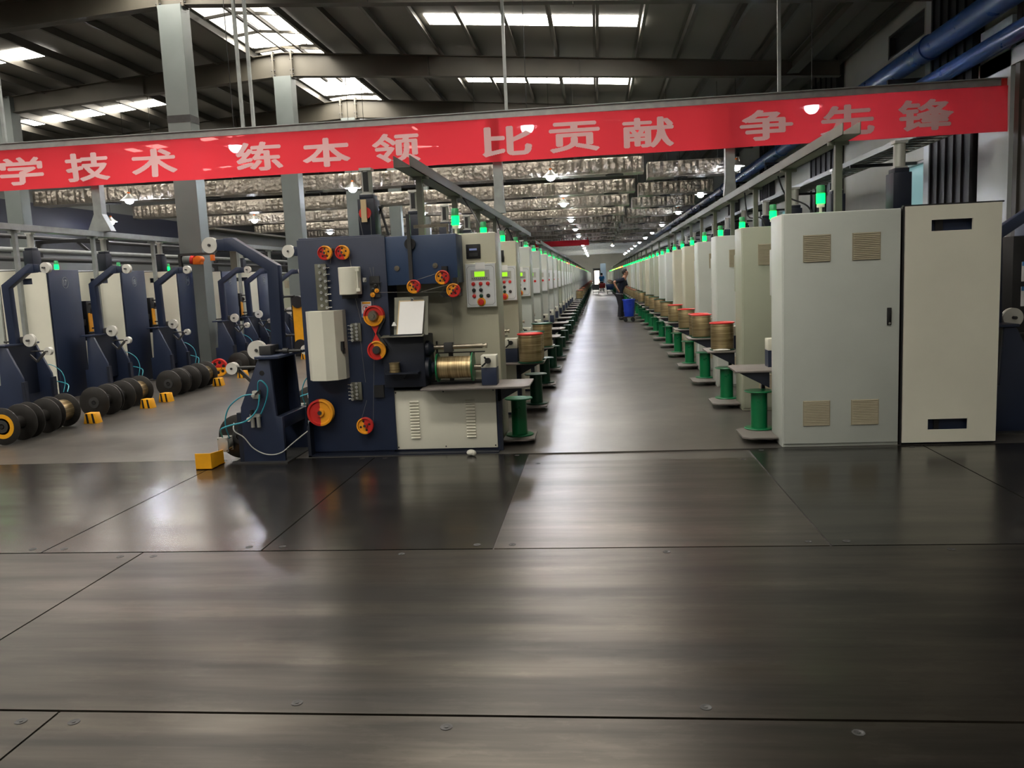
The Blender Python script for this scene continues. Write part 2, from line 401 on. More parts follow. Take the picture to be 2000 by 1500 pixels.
# ------------------------------------------------------------------ setting: floor, walls, roof
XL, XR, YB, YE = -20.0, 6.5, -10.0, 134.0
RX, RZ, SL = -8.29, 8.1, 0.083
def roof_z(x): return RZ - SL * abs(x - RX)
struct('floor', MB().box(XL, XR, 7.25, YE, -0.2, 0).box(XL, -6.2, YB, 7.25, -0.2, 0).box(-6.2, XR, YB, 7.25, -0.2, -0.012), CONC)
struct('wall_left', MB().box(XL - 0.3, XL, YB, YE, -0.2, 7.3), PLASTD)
struct('wall_back', MB().box(XL, XR, YB - 0.3, YB, -0.2, 8.3), PLASTW)
struct('wall_far', MB().box(XL, -0.6, YE, YE + 0.3, -0.2, 8.3).box(0.5, XR, YE, YE + 0.3, -0.2, 8.3).box(-0.6, 0.5, YE, YE + 0.3, 2.6, 8.3), PLASTER)
d_ = thing('door_1', 'bright open doorway at the far end of the aisle', 'door', (-0.05, YE, 0)); d_['kind'] = 'structure'
part('door_opening', MB().box(-0.45, 0.35, YE + 0.2, YE + 0.25, 0, 2.3), DOORL, d_)
part('door_leaf', MB().box(-0.6, -0.45, YE + 0.2, YE + 0.25, 0, 2.6).box(0.35, 0.5, YE + 0.2, YE + 0.25, 0, 2.6).box(-0.45, 0.35, YE + 0.2, YE + 0.25, 2.3, 2.6), DARK, d_)
part('door_frame', MB().box(-0.68, -0.6, YE - 0.05, YE + 0.1, 0, 2.68).box(0.5, 0.58, YE - 0.05, YE + 0.1, 0, 2.68).box(-0.68, 0.58, YE - 0.05, YE + 0.1, 2.6, 2.68), STEELG, d_)
# right wall with window openings
wr = MB()
wins = [(17.3, 19.6, 1.0, 3.55), (17.7, 19.75, 5.95, 6.45), (28.8, 31.0, 1.0, 3.55), (23.8, 26.0, 5.9, 6.4)]
ys = sorted({YB, YE, *[w[0] for w in wins], *[w[1] for w in wins]})
for a, b in zip(ys[:-1], ys[1:]):
    zs = [-0.2]
    for w in sorted(wins, key=lambda w: w[2]):
        if w[0] <= a and w[1] >= b: zs += [w[2], w[3]]
    zs.append(7.1)
    for i in range(0, len(zs), 2): wr.box(XR, XR + 0.3, a, b, zs[i], zs[i + 1])
struct('wall_right', wr, PLASTER)
for i, (a, b, z0, z1) in enumerate(wins):
    low = z0 < 2
    w = thing('window_%d' % (i + 1), 'window', 'window', (XR, (a + b) / 2, z0)); w['kind'] = 'structure'
    part('pane', MB().box(XR + 0.14, XR + 0.17, a, b, z0, z1), TEAL if low else BLACK, w)
    t = 0.05
    part('window_frame', MB().box(XR + 0.02, XR + 0.2, a, a + t, z0, z1).box(XR + 0.02, XR + 0.2, b - t, b, z0, z1).box(XR + 0.02, XR + 0.2, a, b, z1 - t, z1).box(XR + 0.02, XR + 0.2, a, b, z0, z0 + t), PLASTW if low else DARK, w)
    w['label'] = ('teal lit window in the right wall' if low else 'dark high window in the right wall') + (', nearer one' if i < 2 else ', farther one')
struct('trim_1', MB().box(XR - 0.12, XR, 16.9, 17.3, 0, 7.0), PLASTW)
struct('trim_2', MB().box(XR - 0.12, XR, 13.9, 14.95, 0, 5.2), PLASTW)
struct('trim_8', MB().box(XL, XL + 0.03, 18, 70, 4.1, 5.0), mat('dark_blue_band', (12, 18, 40), 0.6))
struct('trim_9', MB().box(XL, XL + 0.03, 18, 70, 3.2, 4.1), BLACK)
struct('trim_10', MB().box(XR - 0.06, XR, 9.0, 13.8, 0, 3.9).box(XR - 0.1, XR, 13.66, 13.8, 0, 5.6), mat('dark_door_panel', (70, 66, 60), 0.6))
struct('trim_3', MB().box(XR - 0.12, XR, YB, 15.0, 4.45, 4.7), PLASTW)
for i, (a, b) in enumerate(((15.05, 16.75), (23.0, 25.6), (31.5, 33.2), (39.0, 41.0))):
    mb = MB().box(XR - 0.18, XR - 0.02, a, b, 0, 6.9)
    for k in range(6): mb.box(XR - 0.22, XR - 0.18, a + (b - a) * k / 5 - 0.03, a + (b - a) * k / 5 + 0.03, 0, 6.9)
    struct('trim_%d' % (i + 4), mb, BLACK)
# roof sheet, two slopes
cl = MB()
for xa, xb in ((XL - 0.3, RX), (RX, XR + 0.3)):
    za, zb = roof_z(xa), roof_z(xb)
    cl.add([(xa, YB, za), (xb, YB, zb), (xb, YE, zb), (xa, YE, za), (xa, YB, za + 0.12), (xb, YB, zb + 0.12), (xb, YE, zb + 0.12), (xa, YE, za + 0.12)],
           [(0, 1, 2, 3), (7, 6, 5, 4), (0, 4, 5, 1), (1, 5, 6, 2), (2, 6, 7, 3), (3, 7, 4, 0)])
struct('ceiling', cl, ROOFM)
wn = len(wins)
def skylight(xa, xb, ya, yb, m):
    global wn
    wn += 1
    za, zb = roof_z(xa) - 0.02, roof_z(xb) - 0.02
    mb = MB().add([(xa, ya, za), (xb, ya, zb), (xb, yb, zb), (xa, yb, za), (xa, ya, za + .015), (xb, ya, zb + .015), (xb, yb, zb + .015), (xa, yb, za + .015)],
                  [(0, 1, 2, 3), (7, 6, 5, 4), (0, 4, 5, 1), (1, 5, 6, 2), (2, 6, 7, 3), (3, 7, 4, 0)])
    struct('window_%d' % wn, mb, m)
for k in range(-4, 4):
    y = 19.85 + 6.0 * k
    skylight(-3.82, 1.25, y, y + 0.75, SKYL)
    skylight(-18.3, -13.35, y - 0.1, y + 0.65, SKYL)
for k in range(-4, 4):
    y = 16.9 + 6.0 * k
    skylight(RX + 0.02, -7.55, y + 0.15, y + 5.6, SKYR); skylight(-9.05, RX - 0.02, y + 0.15, y + 5.6, SKYR)
    skylight(-7.5, -7.2, y + 0.15, y + 5.6, SKYL); skylight(RX - 0.7, RX + 0.6, y + 4.6, y + 5.62, SKYL)
for k in range(8): skylight(-3.82, 1.25, 84 + 6.0 * k, 84.75 + 6.0 * k, SKYL)  # extra glowing roof strips, added only to brighten the far end of the hall

for k in range(10):
    y = 12.2 + 1.5 * k
    lb = 'thin cross bar under the bright ridge roof light, %s from the front' % ORD[k]
    if k == 0: rbr = solo('ridge_bar', MB().bar((-9.05, 0, roof_z(-9.05) - 0.08), (RX, 0, RZ - 0.06), 0.05, 0.06).bar((RX, 0, RZ - 0.06), (-7.2, 0, roof_z(-7.2) - 0.08), 0.05, 0.06).bar((RX, -0.75, RZ - 0.1), (RX, 0.75, RZ - 0.1), 0.06, 0.06).bar((-7.8, -0.75, RZ - 0.13), (-7.8, 0.75, RZ - 0.13), 0.06, 0.08), PURL, lb, 'roof bar', 'ridge roof bars', loc=(0, y, 0), off=(0, 0, 0))
    else: dup(rbr, (0, y, 0), label=lb)

# steel floor plates, bolted down in front of the machines
plates = [(-6.2, -2.08, 1.2, 2.765, 'steel floor plate in the nearest strip, left end'), (-2.07, 6.5, 1.2, 2.765, 'long steel floor plate across the nearest strip'),
          (-6.2, -2.80, 2.78, 4.615, 'steel floor plate of the middle strip, left of its slanting seam'), (-2.79, 6.5, 2.78, 4.615, 'wide streaked steel floor plate filling the middle strip'),
          (-6.2, -3.475, 4.63, 7.24, 'steel floor plate farthest left in the strip before the machines'), (-3.465, -2.06, 4.63, 7.24, 'steel floor plate in front of the navy wire feed stand'),
          (-2.05, -0.655, 4.63, 7.24, 'dark steel floor plate in front of the first wire machine'), (-0.645, 1.245, 4.63, 6.9, 'steel floor plate at the mouth of the aisle'),
          (1.255, 2.695, 4.63, 7.24, 'steel floor plate in front of the pale grey cabinet'), (2.705, 6.5, 4.63, 7.24, 'steel floor plate farthest right before the white machine back')]
for x0, x1, y0, y1, lb in plates:
    t = thing('floor_plate', lb, 'floor plate', ((x0 + x1) / 2, (y0 + y1) / 2, -0.012), 'steel floor plates')
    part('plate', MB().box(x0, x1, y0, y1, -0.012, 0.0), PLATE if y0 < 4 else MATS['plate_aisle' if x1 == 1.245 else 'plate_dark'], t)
    xs = [x0 + 0.1] + [x0 + 0.1 + (x1 - x0 - 0.2) * k / max(1, round((x1 - x0) / 1.5)) for k in range(1, max(1, round((x1 - x0) / 1.5)) + 1)]
    for x in xs:
        if not -3.6 < x < 3.2: continue
        for y in (y0 + 0.07, y1 - 0.07):
            part('bolt', MB().lathe([(0.022, -0.002), (0.022, 0.0015), (0.015, 0.0015), (0.013, 0.0005), (0.006, 0.0005), (0.006, 0.002)], (x, y, 0), n=14), DARK, t)

# ------------------------------------------------------------------ roof steel
raf = None
for k in range(0, 5):
    y = 10.7 + 6.0 * k
    lb = 'tapered grey roof beam, %s from the camera' % ORD[k] if k != 1 else 'tapered grey roof beam crossing the top of the view, second from the camera'
    if raf is None:
        raf = thing('roof_beam', lb, 'roof beam', (RX, y, 7.2), 'roof beams')
        mb = MB()
        prof = [(XL, 6.62, 6.95), (-16.3, 6.81, 7.25), (RX, 7.27, 7.88), (3.75, 6.46, 6.86), (6.3, 6.3, 6.68)]
        prof[0] = (XL, 6.55, 6.92)
        lo = [(x, a) for x, a, b in prof]; hi = [(x, b) for x, a, b in prof]
        mb.prism(lo + hi[::-1], 'y', y - 0.008, y + 0.008)
        for line, dz in ((lo, 0.014), (hi, -0.014)):
            for (xa, za), (xb, zb) in zip(line[:-1], line[1:]):
                mb.add([(xa, y - 0.12, za), (xb, y - 0.12, zb), (xb, y + 0.12, zb), (xa, y + 0.12, za), (xa, y - 0.12, za + dz), (xb, y - 0.12, zb + dz), (xb, y + 0.12, zb + dz), (xa, y + 0.12, za + dz)],
                       [(0, 1, 2, 3), (7, 6, 5, 4), (0, 4, 5, 1), (1, 5, 6, 2), (2, 6, 7, 3), (3, 7, 4, 0)])
        for x in (-12.3, -4.3, -0.3): mb.box(x - 0.006, x + 0.006, y - 0.11, y + 0.11, roof_z(x) - 0.75, roof_z(x) - 0.25)
        part('beam', mb, RAFT, raf, smooth=False)
        for sx in (-0.26, 0.26):
            ep = part('end_plate', MB().box(RX + sx - 0.02, RX + sx + 0.02, y - 0.13, y + 0.13, 7.22, 7.92), RAFT, raf)
            for z in (7.3, 7.42, 7.7, 7.82):
                for yy in (-0.09, 0.09): part('bolt', MB().cyl((RX + sx - 0.05, y + yy, z), (RX + sx + 0.05, y + yy, z), 0.022, n=6), DARK, ep)
    else: dup(raf, (RX, y, 7.2), label=lb)
pu = None
for i in range(25):
    x = -18.4 + 1.03 * i
    if abs(x - RX) < 0.3: continue
    zz = roof_z(x)
    lb = 'long roof purlin right of the ridge, %s counted from the ridge' % ORD[round((x - RX) / 1.03 + 0.4) - 1] if x > RX else 'long roof purlin left of the ridge, %s counted from the ridge' % ORD[round((RX - x) / 1.03 + 0.4) - 1]
    if pu is None:
        pu = thing('roof_purlin', lb, 'purlin', (x, 16, zz - 0.22), 'roof purlins')
        part('purlin', MB().box(x - 0.006, x + 0.006, YB, 44, zz - 0.24, zz - 0.03).box(x - 0.006, x + 0.07, YB, 44, zz - 0.24, zz - 0.23).box(x - 0.07, x + 0.006, YB, 44, zz - 0.045, zz - 0.035), PURL, pu, smooth=False)
    else: dup(pu, (x, 16, zz - 0.22), label=lb)
col0 = None
for k in range(9):
    y = 16.7 + 6.0 * k
    lb = 'grey steel column under the roof ridge, %s from the camera' % ORD[k]
    if col0 is None:
        col0 = thing('steel_column', lb, 'column', (RX, y, 0), 'steel columns')
        mb = MB().box(RX - 0.24, RX + 0.24, y - 0.008, y + 0.008, 0, 7.25).box(RX - 0.24, RX - 0.22, y - 0.19, y + 0.19, 0, 7.25).box(RX + 0.22, RX + 0.24, y - 0.19, y + 0.19, 0, 7.25)
        mb.box(RX - 0.24, RX + 0.24, y - 0.19, y - 0.175, 0, 7.25)
        part('shaft', mb, STEELG, col0, smooth=False)
        part('base_plate', MB().box(RX - 0.3, RX + 0.3, y - 0.25, y + 0.25, 0, 0.03), STEELG, col0)
        part('dark_band', MB().box(RX - 0.245, RX + 0.245, y - 0.196, y + 0.196, 4.98, 5.12), DARK, col0, label='dark band round the column')
    else: dup(col0, (RX, y, 0), label=lb)
dup(col0, (-16.45, 22.7, 0), label='grey steel column near the left wall at the left edge of the view')

for k in range(7):
    y = 4.84 + 6.0 * k if k else -9.9
    lb = 'eave strut along the top of the right wall, %s from the front' % ORD[k]
    if k == 0: es = solo('eave_strut', MB().box(-0.15, 0.15, 0, 5.72, 0.0, 0.02).box(-0.15, 0.15, 0, 5.72, 0.29, 0.31).box(-0.01, 0.01, 0, 5.72, 0, 0.31), RAFT, lb, 'roof beam', 'eave struts', loc=(5.1, y, 6.42), off=(0, 0, 0))
    else: dup(es, (5.1, y, 6.42), label=lb)
# ------------------------------------------------------------------ foil-wrapped ducts across the hall
def duct_mesh(x0, x1, seed):
    rnd = random.Random(seed); mb = MB(); z0, z1, yd = 0.0, 0.43, 0.75
    xs = [x0]
    while xs[-1] < x1: xs.append(xs[-1] + rnd.choice((0.34, 0.45, 0.6, 0.75)))
    xs[-1] = x1
    pil = []
    for a, b in zip(xs[:-1], xs[1:]):
        ncol = max(2, round((b - a) / 0.24)); rows = rnd.choice((2, 2, 3, 1)); amp = rnd.uniform(0.05, 0.12); tilt = rnd.uniform(-0.02, 0.02); dz = rnd.uniform(-0.02, 0.02)
        nx, nz = 3 * ncol, 9
        o = len(mb.v)
        for j in range(nz + 1):
            for i in range(nx + 1):
                u, w = i / nx, j / nz
                e = (max(0.0, math.sin(PI * u)) ** 0.35) * (max(0.0, math.sin(PI * w)) ** 0.35)
                q = abs(math.sin(PI * u * ncol)) ** 0.6 * (0.45 + 0.55 * abs(math.sin(PI * w * rows)) ** 0.6)
                y = -amp * e * (0.3 + 0.7 * q) + tilt * (u - 0.5) + rnd.uniform(-0.02, 0.02) * e
                mb.v.append((a + (b - a) * u, y, z0 + dz * e + (z1 - z0) * w))
        for j in range(nz):
            for i in range(nx):
                mb.f.append([o + j * (nx + 1) + i, o + j * (nx + 1) + i + 1, o + (j + 1) * (nx + 1) + i + 1, o + (j + 1) * (nx + 1) + i]); mb.m.append(0)
    mb.box(x0, x1, 0.006, yd, z0 - 0.01, z1 + 0.01)
    return mb
dl = [duct_mesh(-17.6, 1.45, s) for s in (1, 2)]; ds = duct_mesh(1.6, 4.3, 3)
DPROTO = []
for k in range(10):
    y = 25.0 + 5.7 * k; z = 4.5
    names = ['foil wrapped overhead duct, lowest band behind the red banner, %s' , 'foil wrapped overhead duct spanning the hall, %s from the front']
    lb = 'long crinkled foil wrapped overhead duct, %s band back from the red banner' % ORD[k]
    lb2 = 'short foil wrapped overhead duct at the right wall side, %s band back' % ORD[k]
    x1 = 0
    if k < 2:
        t = thing('foil_duct', lb, 'duct', (-8, y, z), 'foil wrapped ducts', off=(-8, 0, 0))
        part('wrapping', dl[k], FOIL, t)
        for x in (-15.2, -11.9, -8.6, -5.6, -2.4, 0.6):
            pass
            part('outlet', MB().lathe([(0.26, -0.035), (0.27, -0.012), (0.22, -0.012), (0.2, -0.03)], (x, 0.4, 0.0), n=20), DARK, t)
        for x in (-13.7, -10.3, -6.9, -3.5, -0.6): part('hanger_rod', MB().cyl((x, 0.37, 0.43), (x, 0.37, roof_z(x) - z + 0.01), 0.008, n=6), DARK, t)
        DPROTO.append(t)
        t2 = thing('foil_duct', lb2, 'duct', (3, y + 0.7, z - 0.1), 'short foil wrapped ducts', off=(3, 0, 0)) if k == 0 else dup(DPROTO[0] if False else SHORT, (3, y + 0.7, z - 0.1), label=lb2)
        if k == 0:
            part('wrapping', ds, FOIL, t2); part('outlet', MB().lathe([(0.2, -0.035), (0.21, -0.012), (0.16, -0.012), (0.15, -0.03)], (2.6, 0.4, 0.0), n=20), DARK, t2); part('hanger_rod', MB().cyl((2.2, 0.37, 0.43), (2.2, 0.37, roof_z(2.2) - z + 0.11), 0.008, n=6).cyl((3.7, 0.37, 0.43), (3.7, 0.37, roof_z(3.7) - z + 0.11), 0.008, n=6), DARK, t2); SHORT = t2
    else:
        dup(DPROTO[k % 2], (-8, y, z), label=lb); dup(SHORT, (3, y + 0.7, z - 0.1), label=lb2)
# pale cross girders beyond the ducts
gd = None
for k in range(7):
    y = 82 + 7.0 * k; lb = 'pale overhead cross girder far down the hall, %s beyond the ducts' % ORD[k]
    if gd is None:
        gd = solo('cross_girder', MB().box(-20, 5.7, -0.01, 0.01, -0.25, 0.25).box(-20, 5.7, -0.15, 0.15, 0.25, 0.28).box(-20, 5.7, -0.15, 0.15, -0.28, -0.25), GALV, lb, 'girder', 'far cross girders', loc=(0, y, 4.9), off=(0, 0, 0))
    else: dup(gd, (0, y, 4.9), label=lb)

# ------------------------------------------------------------------ pendant lamps
lps = {}
def lamp(x, y, lb, z=4.4):
    if x not in lps:
        lp = thing('pendant_lamp', lb, 'lamp', (x, y, z), 'pendant lamps', off=(0, 0, 0)); lps[x] = lp
        part('lamp_shade', MB().lathe([(0.04, 0.22), (0.06, 0.2), (0.1, 0.15), (0.235, 0.04), (0.24, 0.03), (0.225, 0.035), (0.09, 0.14), (0.04, 0.19)], n=24), ALU, lp)
        part('socket', MB().cyl((0, 0, 0.19), (0, 0, 0.26), 0.042, n=14), ORANGE, lp, label='orange lamp socket')
        part('bulb', MB().sphere((0, 0, 0.03), 0.13, sc=(1, 1, 0.95)), BULB, lp)
        part('cord', MB().cyl((0, 0, 0.26), (0, 0, roof_z(x) - z + 0.01), 0.007, n=6), BLACK, lp)
    else: dup(lps[x], (x, y, z), label=lb)
for nm, x, ylist in (('over the first machine row', -1.25, [16.4, 24.5, 33.7, 43.3, 52, 61, 69.8, 79, 88, 97, 106, 115, 122]), ('along the right machine row', 4.0, [16.2, 24.6, 32.8, 41.6, 51.8, 61, 69.5, 79, 88, 97, 106, 115, 122]),
                     ('above the corridor left of the first row', -7.15, [16.5, 24.6, 34.6, 43.6, 52.6]), ('above the far left bays', -14.0, [24.3, 33.6, 43.4])):
    for i, y in enumerate(ylist):
        lamp(x, y, 'lit pendant lamp hanging %s, %s from the front' % (nm, ORD[i]))
lamp(-18.7, 31.0, 'lit pendant lamp hanging nearest the left wall')
lamp(1.6, 84, 'lone lit pendant lamp over the aisle near its far end')

# ------------------------------------------------------------------ banner on its overhead gantry
g = thing('banner_gantry', 'galvanised beam on posts across the hall holding the red banner', 'gantry', (-1.9, 14.05, 2.6))
part('beam', MB().box(-16.0, 6.45, 14.02, 14.09, 4.19, 4.30).box(-16.0, 6.45, 13.98, 14.02, 4.29, 4.305), GALV, g)
for x, zb in ((-8.73, 2.705), (-1.6, 2.66), (2.2, 2.745)):
    p = part('post', MB().box(x - 0.075, x + 0.075, 14.09, 14.24, zb, 4.25), GALV, g)
    if zb == 0: continue
    gx = 0.22 if x < -5 else 0.1
    part('gusset', MB().prism([(x - 0.075, zb + 0.3), (x + 0.075, zb + 0.3), (x + gx, zb), (x - gx, zb)], 'y', 14.088, 14.245), GALV, p)
for x in (-10.33, -5.95, -5.76, -1.41, 2.98):
    part('hanger_rod', MB().box(x - 0.025, x + 0.025, 14.09, 14.14, 4.2, roof_z(x) - 0.05), GALV, g)
part('bracket', MB().box(6.3, 6.5, 14.0, 14.2, 4.1, 4.3), REDSP, g, label='red wall bracket')
def ripple(x, z): return 0.02 * math.sin(x * 2.3 + z * 3) + 0.012 * math.sin(x * 5.1 - z * 6) + 0.01 * math.sin(x * 0.9)
bn = thing('banner', 'long red cloth banner with twelve pale lettering characters', 'banner', (-2, 13.97, 3.5))
NX, NZ, bx0, bx1, bz0, bz1 = 220, 8, -12.2, 6.43, 3.48, 4.175
mb = MB()
for j in range(NZ + 1):
    for i in range(NX + 1):
        x = bx0 + (bx1 - bx0) * i / NX; z = bz0 + (bz1 - bz0) * j / NZ
        mb.v.append((x, 13.96 + ripple(x, z) * (0.4 + 0.6 * (bz1 - z) / 0.7), z))
for j in range(NZ):
    for i in range(NX): mb.f.append([j * (NX + 1) + i, j * (NX + 1) + i + 1, (j + 1) * (NX + 1) + i + 1, (j + 1) * (NX + 1) + i]); mb.m.append(0)
part('cloth', mb, BANNER, bn)
for ch, x in zip('学技术练本领比贡献争先锋', (-9.97, -8.73, -7.52, -5.64, -4.47, -3.27, -1.41, -0.3, 0.89, 2.745, 3.99, 5.16)):
    vs, fs = text_mesh(ch, 1.0)
    # one even layer of paint: the glyph thickened to heavy strokes on a fine grid
    NXc, NZc = 112, 74
    gx, gz = np.meshgrid((np.arange(NXc) + 0.5) / NXc * 1.12 - 0.56, (np.arange(NZc) + 0.5) / NZc * 1.12 - 0.56)
    ins = np.zeros_like(gx, bool)
    A = np.array(vs)
    for f in fs:
        for q in range(1, len(f) - 1):
            p0, p1, p2 = A[f[0]], A[f[q]], A[f[q + 1]]
            e = [(v1[0] - v0[0]) * (gz - v0[1]) - (v1[1] - v0[1]) * (gx - v0[0]) for v0, v1 in ((p0, p1), (p1, p2), (p2, p0))]
            ins |= ((e[0] >= 0) & (e[1] >= 0) & (e[2] >= 0)) | ((e[0] <= 0) & (e[1] <= 0) & (e[2] <= 0))
    big = ins.copy()
    for dx in range(-3, 4):
        for dz in range(-2, 3):
            if (dx / 3.2) ** 2 + (dz / 2.2) ** 2 <= 1: big |= np.roll(np.roll(ins, dx, 1), dz, 0)
    mb = MB()
    def P3(i, j):
        px, pz = x + (i / NXc * 1.12 - 0.56) * 0.78, 3.80 + (j / NZc * 1.12 - 0.56) * 0.45
        return (px, 13.945 + ripple(px, pz) * (0.4 + 0.6 * (bz1 - pz) / 0.7), pz)
    for j in range(NZc):
        i = 0
        while i < NXc:
            if big[j, i]:
                k = i
                while k < NXc and big[j, k] and k - i < 8: k += 1
                mb.add([P3(i, j), P3(k, j), P3(k, j + 1), P3(i, j + 1)], [(0, 1, 2, 3)]); i = k
            else: i += 1
    part('character', mb, LETTER, bn, smooth=False)
b2 = thing('banner', 'small distant red banner hung across the aisle under the ducts', 'banner', (-2.6, 64.8, 3.88))
part('cloth', MB().box(-4.7, -0.55, 64.8, 64.82, 3.88, 4.3), BANNER, b2)
for x in (-4.6, -2.6, -0.65): part('tie', MB().box(x - 0.02, x + 0.02, 64.8, 64.98, 4.28, 4.486), RED, b2)

# ------------------------------------------------------------------ wall pipes
pA = thing('blue_pipe', 'thick blue pipe running along the right wall', 'pipe', (6.0, 60, 5.1))
part('pipe', MB().cyl((6.0, YB, 5.3), (6.0, 120, 5.3), 0.2, n=24), BLUEP, pA)
for y in range(4, 118, 12): part('flange', MB().cyl((6.0, y, 5.3), (6.0, y + 0.05, 5.3), 0.225, n=24), BLUEP, pA)
pB = thing('blue_pipe', 'thinner blue pipe below the thick one on the right wall', 'pipe', (6.15, 60, 4.6))
part('pipe', MB().cyl((6.15, YB, 4.78), (6.15, 120, 4.78), 0.14, n=20), BLUEP, pB)
for y in range(7, 118, 12): part('flange', MB().cyl((6.15, y, 4.78), (6.15, y + 0.05, 4.78), 0.16, n=20), BLUEP, pB)
for i in range(10):
    y = 11.5 + 6 * i
    lb = 'dark pipe bracket on the right wall, %s from the front' % ORD[i]
    if i == 0:
        pk = solo('pipe_bracket', MB().box(5.75, 6.5, -0.04, 0.04, 5.0, 5.08).box(5.75, 6.5, -0.04, 0.04, 4.55, 4.62).box(5.75, 5.79, -0.03, 0.03, 4.55, 5.05), BLACK, lb, 'pipe bracket', 'pipe brackets', loc=(0, y, 0), off=(0, 0, 0))
    else: dup(pk, (0, y, 0), label=lb)

# ------------------------------------------------------------------ pulleys and small hardware
def pulley_mb(cx, y, cz, r, w=0.035, a0=PI / 2, two=True):
    def mf(c):
        ang = math.atan2(c.z, c.x) - a0
        return 0 if math.cos(ang) > 0 else 1
    return MB().lathe([(r, w), (r, w * 0.75), (r * 0.86, w * 0.5), (r, w * 0.25), (r, 0), (r * 0.86, -0.002), (r * 0.78, 0.012), (r * 0.35, 0.012), (r * 0.3, -0.006), (r * 0.12, -0.006)], (cx, y, cz), (0, 1, 0), n=36, mfun=mf if two else None)
def holes_mb(cx, y, cz, rr, rh, n=5, ph=0.3):
    mb = MB()
    for i in range(n):
        a = ph + 2 * PI * i / n
        mb.cyl((cx + rr * math.cos(a), y + 0.0095, cz + rr * math.sin(a)), (cx + rr * math.cos(a), y + 0.013, cz + rr * math.sin(a)), rh, n=12)
    return mb
def wheel(parent, cx, y, cz, r, a0=PI / 2, holes=5, w=0.035):
    p = part('pulley', pulley_mb(cx, y, cz, r, w, a0), [RED, ORG], parent)
    if holes: part('holes', holes_mb(cx, y, cz, r * 0.55, r * 0.14, holes), BLACK, p)
    part('axle', MB().cyl((cx, y - 0.012, cz), (cx, y + 0.14, cz), r * 0.16, n=14), DARK, p)
    return p

